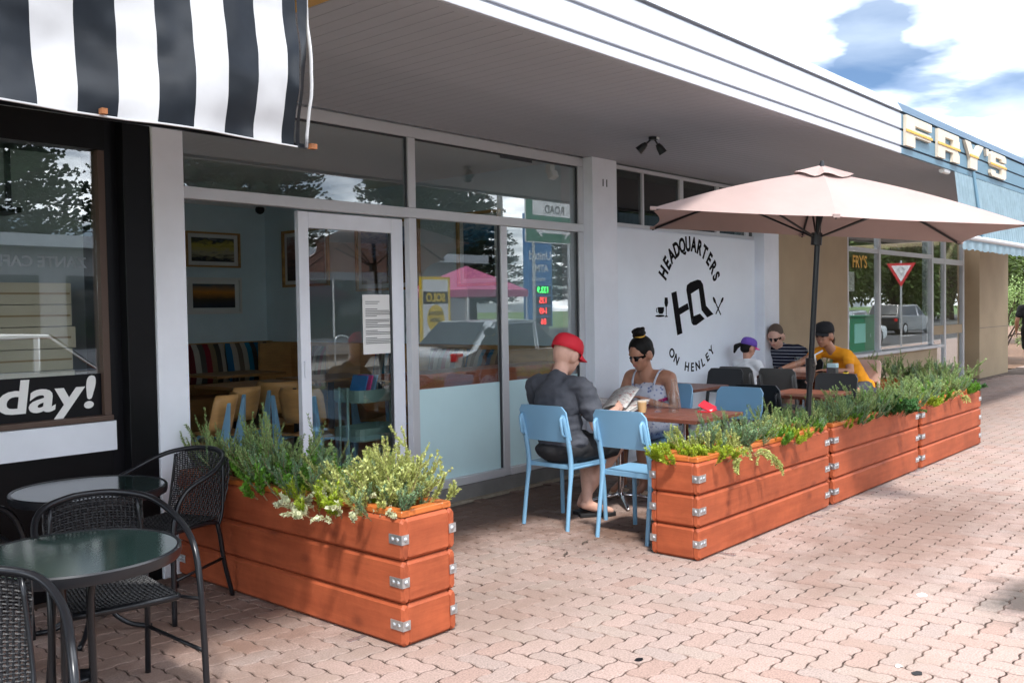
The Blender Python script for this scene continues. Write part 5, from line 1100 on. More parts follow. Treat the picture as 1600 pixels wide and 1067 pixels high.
# newspaper in his hands
np_ = thing('newspaper', 'open newspaper held by the man in the red cap', 'newspaper', (5.83, 4.22, .8))
def news_mat():
    m = bpy.data.materials.new('newsprint'); m.use_nodes = True; q = m.node_tree; n = q.nodes; l = q.links.new; b = n['Principled BSDF']; b.inputs['Roughness'].default_value = .85
    c = n.new('ShaderNodeTexCoord'); br = n.new('ShaderNodeTexBrick'); mp_ = n.new('ShaderNodeMapping'); mp_.inputs['Scale'].default_value = (1, 1, 1); l(c.outputs['UV'], mp_.inputs[0]); l(mp_.outputs[0], br.inputs[0])
    br.inputs['Scale'].default_value = 5; br.inputs['Mortar Size'].default_value = .035; br.inputs['Color1'].default_value = (.62, .6, .56, 1); br.inputs['Color2'].default_value = (.2, .16, .17, 1); br.inputs['Mortar'].default_value = (.78, .77, .74, 1); br.inputs['Bias'].default_value = -.35
    x = n.new('ShaderNodeTexNoise'); x.inputs['Scale'].default_value = 7; x.inputs['Detail'].default_value = 3; l(c.outputs['UV'], x.inputs[0])
    r = n.new('ShaderNodeValToRGB'); r.color_ramp.elements[0].position = .55; r.color_ramp.elements[0].color = (1, 1, 1, 1); r.color_ramp.elements[1].position = .66; r.color_ramp.elements[1].color = (.75, .42, .42, 1); l(x.outputs[0], r.inputs[0])
    mm = n.new('ShaderNodeMix'); mm.data_type = 'RGBA'; mm.blend_type = 'MULTIPLY'; mm.inputs['Factor'].default_value = 1; l(br.outputs[0], mm.inputs['A']); l(r.outputs[0], mm.inputs['B'])
    w = n.new('ShaderNodeTexWave'); w.bands_direction = 'Y'; w.inputs['Scale'].default_value = 22; l(c.outputs['UV'], w.inputs[0])
    wr = n.new('ShaderNodeMapRange'); wr.inputs['To Min'].default_value = .68; wr.inputs['To Max'].default_value = 1; l(w.outputs[0], wr.inputs[0])
    m3 = n.new('ShaderNodeMix'); m3.data_type = 'RGBA'; m3.blend_type = 'MULTIPLY'; m3.inputs['Factor'].default_value = 1; l(mm.outputs['Result'], m3.inputs['A']); l(wr.outputs[0], m3.inputs['B']); l(m3.outputs['Result'], b.inputs['Base Color']); MAT['newsprint'] = m
news_mat()
def page(fn, dz, mat='newsprint', nu=12, nv=8):
    m = MB().grid(fn, nu, nv); me = m.mesh('page'); uv = me.uv_layers.new(name='UVMap')
    for lp in me.loops: i = lp.vertex_index; uv.data[lp.index].uv = ((i % (nu+1))/nu*.9, (i//(nu+1))/nv*1.3)
    for p in me.polygons: p.use_smooth = True
    o = place(me, 'page', mat, np_); o.modifiers.new('s', 'SOLIDIFY').thickness = .002; return o
# spine lies along x (towards the reader), left page rises to +y, right page opens towards -y
for k in range(3):
    page(lambda u, v, k=k: (-.12+.36*v+.01*k, .03+.3*u-.006*k, -.07+.07*v+.08*u*(1-.35*u)+.012*math.sin(5*u+k)+.006*k), k)
    page(lambda u, v, k=k: (-.12+.37*v+.012*k, .02-.3*u, -.07+.07*v+.05*u*(1-.5*u)+.01*math.sin(4*u+2*v+k)+.006*k), k)
page(lambda u, v: (.0+.34*v, .0-.24*u+.1*v, -.03+.09*v+.05*math.sin(2.5*u)+.03*v), 0)

# --- woman with the bun
J = dict(pelvis=(-.03, 0, .55), chest=(.0, -.03, .8), neck=(.05, -.05, .985), head=(.13, -.065, 1.15), pitch=.4, yaw=-.08, lips='lip',
         sh=((.02, .16, .945), (.03, -.235, .945)), el=((.07, .255, .66), (.09, -.32, .67)), wr=((.3, .1, .775), (.32, -.15, .775)),
         hip=((.02, .1, .54), (.02, -.1, .54)), kn=((.42, .13, .52), (.42, -.1, .52)), an=((.4, .13, .1), (.4, -.08, .1)), toe=((.54, .15, .035), (.54, -.08, .035)))
t, P, Rh, tor = person('woman in sunglasses with a dark hair bun and patterned sundress', (6.93, 4.42, 0), PI, J, 'skin_tan', 1.08, .0095, fem=True, hands=(.6, .6))
def dress_mat():
    m = bpy.data.materials.new('dress_print'); m.use_nodes = True; q = m.node_tree; n = q.nodes; l = q.links.new; b = n['Principled BSDF']; b.inputs['Roughness'].default_value = .85
    c = n.new('ShaderNodeTexCoord'); v = n.new('ShaderNodeTexVoronoi'); v.inputs['Scale'].default_value = 26; l(c.outputs['Object'], v.inputs[0])
    r = n.new('ShaderNodeValToRGB'); e = r.color_ramp.elements; e[0].position = .0; e[0].color = (.03, .05, .16, 1); e[1].position = .34; e[1].color = (.62, .64, .72, 1); e.new(.22).color = (.25, .3, .5, 1); l(v.outputs['Distance'], r.inputs[0])
    s = n.new('ShaderNodeSeparateXYZ'); l(c.outputs['Object'], s.inputs[0])
    ab = n.new('ShaderNodeMath'); ab.operation = 'ABSOLUTE'; a0 = n.new('ShaderNodeMath'); a0.operation = 'ADD'; l(s.outputs['Y'], a0.inputs[0]); a0.inputs[1].default_value = .03; l(a0.outputs[0], ab.inputs[0])
    ma = n.new('ShaderNodeMath'); ma.operation = 'MULTIPLY_ADD'; l(ab.outputs[0], ma.inputs[0]); ma.inputs[1].default_value = -.45; l(s.outputs['Z'], ma.inputs[2])
    r2 = n.new('ShaderNodeValToRGB'); r2.color_ramp.interpolation = 'CONSTANT'; k = r2.color_ramp.elements; k[0].position = 0; k[0].color = (0, 0, 0, 1); k[1].position = .675; k[1].color = (1, 1, 1, 1); k.new(.7).color = (0, 0, 0, 1); k.new(.735).color = (.0, 0, 0, 1); l(ma.outputs[0], r2.inputs[0])
    mi = n.new('ShaderNodeMix'); mi.data_type = 'RGBA'; l(r2.outputs[0], mi.inputs['Factor']); l(r.outputs[0], mi.inputs['A']); mi.inputs['B'].default_value = (.5, .02, .17, 1)
    # blue skirt band
    lt = n.new('ShaderNodeMapRange'); lt.inputs['From Min'].default_value = .56; lt.inputs['From Max'].default_value = .5; l(s.outputs['Z'], lt.inputs[0])
    m2 = n.new('ShaderNodeMix'); m2.data_type = 'RGBA'; m2.blend_type = 'MULTIPLY'; l(lt.outputs[0], m2.inputs['Factor']); l(mi.outputs['Result'], m2.inputs['A']); m2.inputs['B'].default_value = (.2, .32, .5, 1); l(m2.outputs['Result'], b.inputs['Base Color']); MAT['dress'] = m
dress_mat()
d = MB(); pel = V(J['pelvis']); ch = V(J['chest'])
d.sph(pel, (.155, .2, .14), 14, 10); d.sph(pel.lerp(ch, .5), (.14, .178, .18), 14, 10); d.sph(ch+V((0.016, 0, .0)), (.15, .19, .13), 14, 10)
for s in (-1, 1): d.sph(ch+V((.085, s*.075, -.03)), (.075, .082, .085))
for i in (0, 1): d.cap(V(J['hip'][i]), .12, V(J['kn'][i]), .088); 
d.cap((.1, 0, .5), .11, (.4, .015, .49), .09)
blob('sundress', d, 'dress', t, .0105, 6, fold=.009)
for s in (-1, 1):
    m = MB(); m.tube(smoothpath([ch+V((.15, s*.1, .05)), ch+V((.138, s*.112, .12)), ch+V((.085, s*.118, .195)), ch+V((-.0, s*.114, .222)), ch+V((-.08, s*.1, .16)), ch+V((-.135, s*.09, .08))], 4), .011, 6, flat=.45); m.build('strap', 'dress', t, smooth=True)
hm = HMB(); hm.sph(P(-.028, 0, .04), (.106, .09, .1), 16, 12, Rh); hm.sph(P(-.06, 0, .0), (.07, .078, .085), 14, 10, Rh); hm.cap(P(-.005, .076, .01), .016, P(-.02, .075, -.05), .01); hm.cap(P(-.005, -.076, .01), .016, P(-.03, -.075, -.07), .008)
blob('hair', hm, 'hair_dark', t, .009, 3)
bn = HMB(); bn.sph(P(-.05, 0, .16), (.043, .048, .038), 14, 10, Rh)
for k in range(10): a = k*.63; bn.sph(P(-.05+.036*math.cos(a), .04*math.sin(a), .16+.016*math.sin(3*a)), .018)
blob('hair_bun', bn, 'hair_dark', t, .008, 2)
m = MB(); m.lathe([(.04, 0), (.047, .008), (.04, .018)], 18, capb=False, capt=False); m.v = [tuple(P(-.047+p[0], p[1], .122+p[2])) for p in m.v]; m.build('scrunchie', 'gold', t, smooth=True)
sunglasses(t, P, Rh)
for i in (0, 1):
    e = V(J['toe'][i]); a = V(J['an'][i]); c = a.lerp(e, .42); c.z = .014; m = MB(); m.prism([(-.115, -.03), (0, -.034), (.08, -.04), (.12, 0), (.08, .04), (0, .034), (-.115, .03)], lambda u, v, w: tuple(c+V((u, v, w-.012))), .018); m.build('sandal_sole', 'foam', t)
    m = MB(); m.tube([c+V((.05, .04, .005)), c+V((.04, 0, .045)), c+V((.05, -.04, .005))], .006, 6); m.build('sandal_strap', 'paper', t, smooth=True)

# --- girl
J = dict(pelvis=(.06, 0, .58), chest=(.08, 0, .86), neck=(.09, 0, 1.06), head=(.12, -.01, 1.23), pitch=.3, yaw=-.45,
         sh=((.09, .165, .99), (.09, -.165, .99)), el=((.2, .22, .78), (.2, -.23, .79)), wr=((.42, .12, .82), (.46, -.2, .83)),
         hip=((.08, .09, .56), (.08, -.09, .56)), kn=((.42, .1, .55), (.42, -.1, .55)), an=((.4, .1, .2), (.4, -.1, .2)), toe=((.52, .1, .12), (.52, -.1, .12)))
t, P, Rh, tor = person('small girl in a purple cap with ponytail and white tee', (9.8, 5.05, .13), 0, J, 'skin', .95, .012, .76, hands=(.2, .2))
sleeves(tor, J, .45, .075, .07); tor.cap((.06, 0, .55), .16, (.08, 0, .8), .15); blob('tee_shirt', tor, 'white_cloth', t, .014, 5, fold=.009)
m = MB(); m.sph((.06, 0, .55), (.16, .18, .1))
for i in (0, 1): m.cap(V(J['hip'][i]), .1, V(J['hip'][i]).lerp(V(J['kn'][i]), .6), .085)
blob('shorts', m, 'white_cloth', t, .014, 4, fold=.009)
hm = HMB(); hm.sph(P(-.03, 0, .03), (.1, .084, .1), 14, 10, Rh); hm.sph(P(-.05, 0, -.02), (.065, .075, .06), 12, 8, Rh); blob('hair', hm, 'hair_dark', t, .012, 3)
pt = MB(); pt.cap(P(-.13, .02, .02), .03, P(-.17, .04, -.02), .042); pt.cap(P(-.17, .04, -.02), .042, P(-.17, .05, -.1), .018); blob('ponytail', pt, 'hair_dark', t, .012, 2)
baseball_cap(t, P, Rh, 'purple_cloth', 'magenta_cloth', low=.005)

# --- man in the striped tee
J = dict(pelvis=(-.03, 0, .56), chest=(.1, -.04, .86), neck=(.22, -.07, 1.045), head=(.33, -.085, 1.17), pitch=.42, yaw=.15,
         sh=((.18, .17, .98), (.18, -.27, .98)), el=((.25, .33, .76), (.28, -.4, .76)), wr=((.53, .16, .785), (.52, -.2, .785)),
         hip=((.02, .1, .55), (.02, -.1, .55)), kn=((.44, .14, .54), (.44, -.14, .54)), an=((.4, .14, .1), (.4, -.14, .1)), toe=((.54, .15, .035), (.54, -.15, .035)))
t, P, Rh, tor = person('man in sunglasses and a navy white-striped tee leaning on the table', (11.05, 5.02, 0), PI, J, 'skin_pale', 1.25, .011, hands=(.5, .5))
def stripes(name, base, line, sc):
    m = bpy.data.materials.new(name); m.use_nodes = True; q = m.node_tree; n = q.nodes; l = q.links.new; c = n.new('ShaderNodeTexCoord'); s = n.new('ShaderNodeSeparateXYZ'); l(c.outputs['Object'], s.inputs[0])
    a = n.new('ShaderNodeMath'); a.operation = 'MULTIPLY'; l(s.outputs['Z'], a.inputs[0]); a.inputs[1].default_value = sc; f = n.new('ShaderNodeMath'); f.operation = 'FRACT'; l(a.outputs[0], f.inputs[0])
    g = n.new('ShaderNodeMath'); g.operation = 'LESS_THAN'; l(f.outputs[0], g.inputs[0]); g.inputs[1].default_value = .17
    mi = n.new('ShaderNodeMix'); mi.data_type = 'RGBA'; l(g.outputs[0], mi.inputs['Factor']); mi.inputs['A'].default_value = base+(1,); mi.inputs['B'].default_value = line+(1,); l(mi.outputs['Result'], n['Principled BSDF'].inputs['Base Color']); n['Principled BSDF'].inputs['Roughness'].default_value = .9; MAT[name] = m
stripes('navy_stripe', (.008, .011, .03), (.4, .42, .48), 25)
sleeves(tor, J, .72, .085, .08); blob('tee_shirt', tor, 'navy_stripe', t, .013, 6, fold=.009)
m = MB(); m.sph((-.03, 0, .53), (.17, .2, .09))
for i in (0, 1): m.cap(V(J['hip'][i]), .11, V(J['hip'][i]).lerp(V(J['kn'][i]), .85), .088)
blob('shorts', m, 'black_cloth', t, .014, 5, fold=.009)
hm = HMB(); hm.sph(P(-.024, 0, .04), (.1, .081, .1), 14, 10, Rh); hm.sph(P(-.055, 0, -.01), (.058, .07, .06), 12, 8, Rh); blob('hair', hm, 'hair_grey', t, .01, 2); sunglasses(t, P, Rh)

# --- woman in orange
J = dict(pelvis=(-.1, .02, .56), chest=(.1, -.07, .84), neck=(.27, -.16, 1.03), head=(.4, -.215, 1.185), pitch=.12, yaw=-.15, tyaw=-.4,
         sh=((.28, .02, .95), (.2, -.34, .985)), el=((.4, .1, .77), (.46, -.5, .86)), wr=((.6, -.1, .79), (.78, -.6, .795)),
         hip=((-.05, .1, .55), (-.05, -.08, .55)), kn=((.38, .14, .54), (.38, -.1, .54)), an=((.34, .14, .1), (.34, -.1, .1)), toe=((.48, .15, .035), (.48, -.1, .035)))
t, P, Rh, tor = person('woman in an orange tee and dark cap reaching across the table', (11.12, 4.28, 0), PI, J, 'skin_tan', .98, .011, fem=True, hands=(.3, .3))
sleeves(tor, J, .42, .072, .066); tor.cap((-.1, .02, .55), .15, (.05, -.05, .8), .14); blob('tee_shirt', tor, 'orange_cloth', t, .013, 6, fold=.009)
m = MB(); m.sph((-.1, .02, .52), (.17, .2, .1))
for i in (0, 1): m.cap(V(J['hip'][i]), .1, V(J['hip'][i]).lerp(V(J['kn'][i]), .8), .08)
blob('shorts', m, 'charcoal_cloth', t, .014, 5, fold=.009)
hm = HMB(); hm.sph(P(-.03, 0, .035), (.102, .085, .1), 14, 10, Rh); hm.sph(P(-.06, 0, -.02), (.06, .07, .06), 12, 8, Rh); hm.cap(P(-.12, 0, .0), .03, P(-.17, -.01, -.06), .035); hm.cap(P(-.17, -.01, -.06), .035, P(-.18, -.02, -.17), .012); blob('hair', hm, 'hair_brown', t, .011, 3)
baseball_cap(t, P, Rh, 'black_cloth', 'black_cloth', low=.008)
m = MB(); m.lathe([(.03, -.012), (.033, 0), (.03, .012)], 14, capb=False, capt=False); w_ = V(J['wr'][1]); x_, y_, d_ = basis(w_-V(J['el'][1])); m.v = [tuple(w_-d_*.02+x_*p[0]+y_*p[1]+d_*p[2]) for p in m.v]; m.build('watch', 'chrome', t, smooth=True)

# --- walker beyond the planters
J = dict(pelvis=(0, 0, .95), chest=(0, 0, 1.25), neck=(.0, 0, 1.47), head=(.03, 0, 1.63), pitch=.05,
         sh=((0, .2, 1.4), (0, -.2, 1.4)), el=((-.08, .27, 1.12), (.03, -.27, 1.12)), wr=((-.02, .29, .88), (.14, -.27, .9)),
         hip=((0, .1, .92), (0, -.1, .92)), kn=((.12, .1, .5), (-.05, -.1, .5)), an=((.18, .1, .1), (-.25, -.1, .13)), toe=((.32, .1, .03), (-.13, -.1, .035)), hn=((0, 1, 0), (0, -1, 0)))
t, P, Rh, tor = person('person in a dark tee with grey back panel and black shorts walking away', (24.0, 5.18, .0), .1, J, 'skin_tan', 1.12, .013, hands=(.4, .4))
sleeves(tor, J, .6, .08, .075); blob('tee_shirt', tor, 'black_cloth', t, .015, 5, fold=.009)
m = MB(); m.sph((-.1, 0, 1.22), (.06, .12, .19)); blob('back_panel', m, 'grey_plastic', t, .015, 4)
m = MB(); m.sph((0, 0, .92), (.15, .19, .12))
for i in (0, 1): m.cap(V(J['hip'][i]), .11, V(J['hip'][i]).lerp(V(J['kn'][i]), .95), .1)
blob('shorts', m, 'black_cloth', t, .015, 5, fold=.009)
hm = HMB(); hm.sph(P(-.026, 0, .036), (.1, .082, .1), 14, 10, Rh); blob('hair', hm, 'hair_brown', t, .013, 3)
for i in (0, 1): m = MB(); a = V(J['an'][i]); e = V(J['toe'][i]); m.cap(a-V((.03, 0, .05)), .045, e, .04); blob('shoe', m, 'rubber_black', t, .013, 3)
# ================================================================ across the road: what the windows mirror
def norfolk(label, x, y, h, seed):
    R = random.Random(seed); t = thing('pine_tree', label, 'tree', (x, y, -.06), 0, 'pines across the road'); m = MB()
    m.tube([(0, 0, 0), (.05, .02, h*.4), (0, 0, h*.75), (0, 0, h)], .2, 10, rad=[.34, .25, .13, .03]); m.build('trunk', 'bark', t, smooth=True)
    br = MB(); fo = MB(); z = 2.2
    while z < h-.3:
        ln = (h-z)*.34+.35; ln = min(ln, 3.6); n = R.randint(5, 7); a0 = R.uniform(0, 6)
        for k in range(n):
            a = a0+2*PI*k/n+R.uniform(-.15, .15); e = V((math.cos(a), math.sin(a), 0)); L = ln*R.uniform(.8, 1.1)
            pts = [V((0, 0, z))+e*L*s+V((0, 0, L*(.16*s-.22*s*s+.1*s**4))) for s in (0, .25, .5, .75, 1)]; br.tube(pts, .03, 4, rad=[.045, .035, .025, .015, .006])
            sd = V((-e.y, e.x, 0)); cnt = int(7+L*5)
            for q in range(cnt):
                s = .2+.8*(q+R.random())/cnt; f = s*4; j = min(int(f), 3); p = pts[j].lerp(pts[j+1], f-j)
                for sg in (-1, 1):
                    tl = (.2+.55*(1-abs(s-.45)))*min(1, L/2)*R.uniform(.7, 1.1); d = (sd*sg+e*.6+V((0, 0, R.uniform(-.25, .6)))).normalized(); u = V((0, 0, 1)); w = d.cross(u).normalized()
                    for b in range(3):
                        pp = p+d*tl*b/3; q0 = pp+V((R.uniform(-.1, .1), R.uniform(-.1, .1), R.uniform(-.12, .16))); L2 = tl/3*1.5
                        fo.add([q0-w*.05, q0+d*L2*.5-w*.075+u*.04, q0+d*L2, q0+d*L2*.5+w*.075-u*.02], [(0, 1, 2, 3)]); fo.add([q0-u*.05, q0+d*L2*.5+u*.08, q0+d*L2], [(0, 1, 2)])
        z += R.uniform(.4, .62)
    br.build('branches', 'bark', t); fo.build('crown', 'pine_leaf', t); return t
PT = [norfolk('tall norfolk pine standing across the road, densest of the row', 20, -25, 15, 1), norfolk('tall norfolk pine across the road with a slightly sparser top', 26, -27, 13.5, 2)]
NW = ['behind the bus bay', 'behind the yellow poster', 'left of the fuel price board', 'right of the fuel price board', 'beyond the grey shop', 'at the corner of the forecourt', 'opposite the dark shop', 'at the road end', 'far along the road', 'behind the grey shop roof']
for i, (x, y, s) in enumerate(((13, -26, 1.05), (33, -26, .95), (40, -31, 1.1), (47, -34, 1.0), (8, -28, 1.1), (3, -25, .95), (-4, -27, 1.0), (56, -32, 1.05), (66, -36, 1.1), (30, -36, 1.15))):
    o = dup_at(PT[i % 2], (x, y, -.06), i*1.3, 'tall norfolk pine across the road '+NW[i]); o.scale = (s, s, s)

def broad_tree(name, label, x, y, h, r, seed, mat='tree_leaf', base=.5, n=5200, lz=.09, cat='tree'):
    R = random.Random(seed); t = thing(name, label, cat, (x, y, -.03)); m = MB(); cl = []
    m.tube([(0, 0, 0), (.06*h*.2, 0, h*.25), (0, .05*h*.2, h*.5)], .1, 8, rad=[h*.028, h*.022, h*.014])
    for k in range(11):
        a = k*2.4; e = V((math.cos(a)*r*R.uniform(.35, .8), math.sin(a)*r*R.uniform(.35, .8), h*R.uniform(base*.8, .93))); b = V((0, 0, h*R.uniform(.12, .4))); m.tube(smoothpath([b, b.lerp(e, .5)+V((0, 0, h*.06)), e], 3), .02, 5, rad=[h*.012]*2+[h*.008]*3+[h*.003]*2); cl.append((e, r*R.uniform(.28, .48)))
    m.build('trunk', 'bark', t, smooth=True); fo = MB()
    for q in range(n):
        c, rr = cl[q % len(cl)]; d = V((R.gauss(0, 1), R.gauss(0, 1), R.gauss(0, .8))).normalized(); p = c+d*rr*R.uniform(.35, 1.08); dd = (d+V((R.uniform(-1, 1), R.uniform(-1, 1), R.uniform(-1, .6)))).normalized(); leaf(fo, p, dd, V((R.uniform(-1, 1), R.uniform(-1, 1), 1)), lz*R.uniform(.7, 1.4), lz*.28)
    fo.build('crown', mat, t); return t
broad_tree('garden_tree', 'leafy yellow-green tree beyond the beige pillar, closest to the pavement', 27.5, 7.0, 3.9, 2.2, 4, base=.35, n=9000, lz=.13)
broad_tree('garden_tree', 'taller leafy tree behind the closest garden tree', 32, 9.5, 4.6, 3.0, 5, base=.3, n=8000, lz=.17)
broad_tree('garden_shrub', 'low silvery shrub at the foot of the garden tree', 25.9, 6.2, 2.1, 1.0, 6, 'leaf_greygreen', .3, 4200, .07, 'shrub')
broad_tree('garden_tree', 'leafy tree farthest along the garden bed', 41, 8.5, 5.2, 3.4, 8, base=.3, n=7000, lz=.2)

bt = broad_tree('street_tree', 'dark leafy street tree across the road, first beyond the pines', 60, -15, 8.5, 4.6, 11, base=.25, n=9000, lz=.42)
for i, (x, y, lb) in enumerate(((68, -17, 'second'), (77, -15.5, 'third'), (86, -18, 'fourth'), (95, -16, 'fifth'), (104, -19, 'sixth'), (52, -19, 'nearest the price board'))):
    dup_at(bt, (x, y, -.05), i*1.7, 'dark leafy street tree across the road, '+lb+(' beyond the pines' if i < 5 else ''))
def car(label, loc, rz, body, L=4.5, Wd=1.8, H=1.45, suv=False):
    t = thing('parked_car', label, 'car', loc, rz)
    z0 = .22; hz = .82 if not suv else .95
    prof = [(-L/2, .45), (-L/2+.03, z0+.1), (-L/2+.3, z0), (L/2-.3, z0), (L/2-.02, z0+.12), (L/2, .6), (L/2-.15, .74), (L*.5-1.25, hz+.04), (L*.5-1.95, H-.02), (L*.5-2.5, H), (-L/2+1.1 if not suv else -L/2+.5, H-.03), (-L/2+(.45 if not suv else .12), hz+.1), (-L/2+.02, hz-.02)]
    def sect(p, y): x, z = p; k = max(0, (z-hz)/(H-hz)) if z > hz else 0; return (x, y*(1-.2*k), z)
    ys = [-Wd/2, -Wd/2+.07, 0, Wd/2-.07, Wd/2]; n = len(prof); vs = []
    for i, y in enumerate(ys):
        s = .975 if i in (0, 4) else 1
        vs += [sect((p[0]*s, .8+(p[1]-.8)*(.97 if i in (0, 4) else 1)), y) for p in prof]
    fs = [tuple(range(n)), tuple(range(5*n-1, 4*n-1, -1))]
    for a in range(4): fs += [(a*n+i, (a+1)*n+i, (a+1)*n+(i+1) % n, a*n+(i+1) % n) for i in range(n)]
    m = MB().add(vs, fs); m.build('body', body, t, smooth=True, auto=28, fix=True)
    for s in (-1, 1):   # side windows
        yb = lambda z: s*(Wd/2*(1-.2*max(0, (z-hz)/(H-hz)))+.004)
        for xs in (((L*.5-1.35, hz+.06), (L*.5-1.98, H-.08), (.18, H-.07), (.12, hz+.06)), ((.04, hz+.06), (.1, H-.07), (-L/2+(1.15 if not suv else .75), H-.1), (-L/2+(.75 if not suv else .45), hz+.08))):
            MB().prism(list(xs), lambda u, v, w: (u, yb(v)+w*s, v), .006).build('side_window', 'car_glass', t)
            m = MB(); m.tube([(u, yb(v)+.008*s, v) for u, v in xs]+[(xs[0][0], yb(xs[0][1])+.008*s, xs[0][1])], .012, 5); m.build('window_trim', 'chrome', t)
        for x in (L/2-.85, -L/2+.85):
            w = MB(); w.cyl((x, s*(Wd/2-.2), .32), (x, s*(Wd/2+.005), .32), .32, n=24); wo = w.build('wheel', 'tyre', t, smooth=True, auto=40); MB().cyl((x, s*(Wd/2+.006), .32), (x, s*(Wd/2+.015), .32), .2, .17, n=18).build('rim', 'galvanised', wo)
        MB().box(-L/2-.01, -L/2+.18, s*Wd/2*.94-.18*(s > 0), s*Wd/2*.94+.18*(s < 0), .72, .88).build('tail_light', 'tail_red', t, bevel=.02); MB().box(L/2-.2, L/2-.005, s*Wd/2*.92-.3*(s > 0), s*Wd/2*.92+.3*(s < 0), .58, .7).build('headlight', 'chrome', t, bevel=.02)
    wz = lambda p, q: MB().add([(p[0], -Wd*.4, p[1]), (p[0], Wd*.4, p[1]), (q[0], Wd*.36, q[1]), (q[0], -Wd*.36, q[1])], [(0, 1, 2, 3)])
    wz((L*.5-1.26, hz+.09), (L*.5-1.9, H-.02)).build('windscreen', 'car_glass', t); wz((-L/2+(.44 if not suv else .1), hz+.16), (-L/2+(1.0 if not suv else .44), H-.04)).build('rear_window', 'car_glass', t)
    return t
car('silver-blue hatchback parked at the kerb opposite the cafe windows', (14.6, -2.35, -.13), 0, 'car_silver', 4.4, 1.8, 1.5)
car('black wagon driving along the far lane', (54, -7.2, -.13), .1, 'car_black', 4.7, 1.9, 1.65, True)
car('white sedan parked at the kerb opposite the dark shop', (5.6, -4.4, -.13), 0, 'car_white', 4.6, 1.8, 1.45)
car('silver sedan waiting at the crossing', (38, -4.0, -.13), 0, 'car_silver', 4.5, 1.8, 1.45)

gs = thing('road_name_sign', 'large green road sign with white name board and double arrow', 'sign', (23.6, -8.1, .1))
MB().box(-1.4, 1.4, -.03, 0, 3.55, 5.4).build('board', 'sign_white', gs, bevel=.01); MB().box(-1.36, 1.36, .001, .006, 3.59, 5.36).build('green_face', 'sign_green', gs); MB().box(-1.05, 1.15, .007, .012, 4.42, 5.25).build('name_board', 'sign_white', gs)
text('lettering', 'MILITARY', 'ink', gs, (.05, .014, 5.03), .36, right=(-1, 0, 0), ext=.001, bold=.004); text('lettering', 'ROAD', 'ink', gs, (.05, .014, 4.62), .36, right=(-1, 0, 0), ext=.001, bold=.004)
MB().prism([(-.9, 3.95), (-.55, 4.2), (-.62, 4.03), (.62, 4.03), (.55, 4.2), (.9, 3.95), (.55, 3.7), (.62, 3.87), (-.62, 3.87), (-.55, 3.7)], lambda u, v, w: (u, .007+w, v), .005).build('arrow', 'sign_white', gs)
for x in (-.9, .9): MB().cyl((x, -.1, -.25), (x, -.1, 5.2), .05).build('post', 'galvanised', gs)
pbd = thing('fuel_price_board', 'tall blue fuel price board with lit green and red numbers', 'sign', (42.5, -24.4, -.06))
MB().box(-1.1, 1.1, -.2, .2, .6, 7.2).build('board', 'sign_blue', pbd, bevel=.03); MB().box(-.8, .8, -.15, .15, 0, .6).build('plinth', 'concrete', pbd)
text('lettering', 'United', 'sign_white', pbd, (0, .21, 4.75), .75, right=(-1, 0, 0), bold=.01, ext=.004); text('lettering', 'ATM', 'sign_white', pbd, (.1, .21, 4.0), .6, right=(-1, 0, 0), bold=.01, ext=.004); text('lettering', 'premium', 'sign_white', pbd, (-.2, .21, 3.4), .35, right=(-1, 0, 0), ext=.004)
for k, (s, mt) in enumerate((('133.9', 'led_green'), ('135', 'led_red'), ('149', 'led_red'), ('86', 'led_red'))):
    MB().box(-.5, .95, .201, .205, 2.5-k*.62, 3.0-k*.62).build('number_panel', 'black_paint', pbd); text('price', s, mt, pbd, (.22, .209, 2.75-k*.62), .5, right=(-1, 0, 0), bold=.012, ext=.003)
pst = thing('lemon_drink_poster', 'tall yellow and silver lemon drink poster on a stand', 'poster', (20.9, -10.8, -.02))
MB().box(-.85, .85, -.05, 0, .35, 3.1).build('frame', 'sign_yellow', pst); MB().box(-.72, .72, .001, .004, .45, 3.0).build('face', 'sign_white', pst); MB().prism(ell(0, 1.55, .5, .52, 0, 28), lambda u, v, w: (u, .0045+w, v), .002).build('lemon_disc', 'sign_yellow', pst)
MB().box(-.7, .7, .0068, .0085, 2.1, 2.55).build('name_band', 'ink', pst); text('lettering', 'SOLO', 'sign_yellow', pst, (0, .01, 2.32), .42, right=(-1, 0, 0), bold=.02, ext=.001); text('lettering', 'ORIGINAL', 'ink', pst, (0, .01, 1.75), .2, right=(-1, 0, 0), bold=.006, ext=.001); text('lettering', 'LEMON', 'ink', pst, (0, .01, 1.5), .2, right=(-1, 0, 0), bold=.006, ext=.001); text('lettering', 'ZERO SUGAR', 'ink', pst, (0, .01, .75), .2, right=(-1, 0, 0), bold=.004, ext=.001)
for x in (-.7, .7): MB().box(x-.03, x+.03, -.4, .2, 0, .349).build('foot', 'black_metal', pst)
pst.scale = (.78, 1, .86)
gw = thing('give_way_sign', 'red bordered triangular give way sign with roundabout arrows', 'sign', (34.5, -.6, 0), 1.22)
MB().cyl((0, -.05, -.05), (0, -.05, 3.1), .035).build('post', 'galvanised', gw); MB().prism([(-.48, 3.0), (.48, 3.0), (0, 2.15)], lambda u, v, w: (u, -.012+w, v), .012).build('red_plate', 'sign_red', gw); MB().prism([(-.33, 2.92), (.33, 2.92), (0, 2.33)], lambda u, v, w: (u, .0005+w, v), .004).build('white_face', 'sign_white', gw)
for k in range(3):
    a0 = k*2*PI/3; m = MB(); m.tube([(.11*math.cos(a0+s*.3), .008, 2.74+.11*math.sin(a0+s*.3)) for s in range(6)], .02, 6, flat=.2, rad=[.03, .022, .02, .02, .02, .02]); m.build('ring_arrow', 'ink', gw)
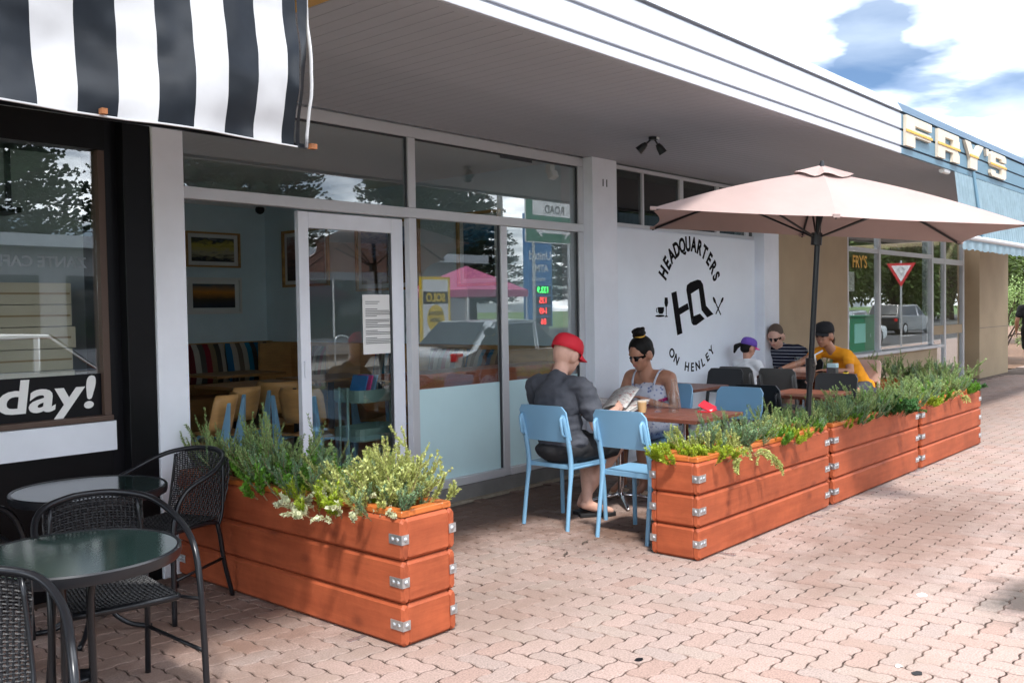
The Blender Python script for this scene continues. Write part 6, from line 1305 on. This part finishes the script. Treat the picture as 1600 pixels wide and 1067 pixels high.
cb = thing('utility_cabinet', 'green metal utility cabinet at the kerb', 'cabinet', (30, -.3, 0)); MB().box(-.45, .45, -.25, .25, 0, 1.15).build('body', 'sign_green', cb, bevel=.02); MB().box(-.48, .48, -.28, .28, 1.151, 1.2).build('lid', 'sign_green', cb, bevel=.01); MB().box(-.03, .03, .2505, .27, .5, .62).build('latch', 'galvanised', cb)
sh = thing('grey_shop', 'low grey shop with wide windows across the road', 'building', (16, -20, 0))
MB().box(2, 30, -24, -18, -.05, 3.6).build('wall', 'shop_grey', sh, world=True); MB().box(1.6, 30.4, -24.3, -17.2, 3.601, 3.95).build('roof', 'fascia_grey', sh, world=True)
for k in range(6): w = MB().box(4+k*4.2, 7.4+k*4.2, -17.99, -17.95, .6, 2.8).build('window', 'car_glass', sh, world=True); MB().box(-.04, .04, 0, .03, .6, 2.8).build('mullion', 'paper', w).location = (5.7+k*4.2-16+16-16, -17.95+20, 0)
mq = thing('pink_marquee', 'pink market tent across the road', 'tent', (24.6, -13.0, -.02))
MB().add([(-1.6, -1.6, 2.3), (1.6, -1.6, 2.3), (1.6, 1.6, 2.3), (-1.6, 1.6, 2.3), (0, 0, 3.2), (-1.6, -1.6, 2.05), (1.6, -1.6, 2.05), (1.6, 1.6, 2.05), (-1.6, 1.6, 2.05)], [(0, 1, 4), (1, 2, 4), (2, 3, 4), (3, 0, 4), (5, 6, 1, 0), (6, 7, 2, 1), (7, 8, 3, 2), (8, 5, 0, 3)]).build('roof', 'pink_cloth', mq)
for a, b in ((-1, -1), (1, -1), (1, 1), (-1, 1)): MB().cyl((a*1.55, b*1.55, 0), (a*1.55, b*1.55, 2.3), .03).build('pole', 'paper', mq)
for i in range(9):
    t = thing('bike_rail', 'bent steel bike rail at the far kerb', 'bike rail', (7+i*1.7, -10.8, -.02), 0, 'steel bike rails along the far kerb'); m = MB(); m.tube(smoothpath([(-.25, 0, 0), (-.25, 0, .7), (-.15, 0, .88), (.15, 0, .88), (.25, 0, .7), (.25, 0, 0)], 4), .025, 8); m.build('hoop', 'galvanised', t, smooth=True)
sp3 = thing('power_pole', 'pale concrete power pole across the road', 'pole', (36, -21.5, -.06)); MB().cyl((0, 0, 0), (0, 0, 10), .2, .14, 14).build('shaft', 'kerb_stone', sp3, smooth=True, auto=40)
for k in range(3): MB().cyl((0, 0, .6+k*.4), (0, 0, .8+k*.4), .203, .2, 14).build('hazard_band', 'sign_yellow', sp3)
MB().box(-1.2, 1.2, -.06, .06, 9.2, 9.35).build('crossarm', 'bark', sp3)
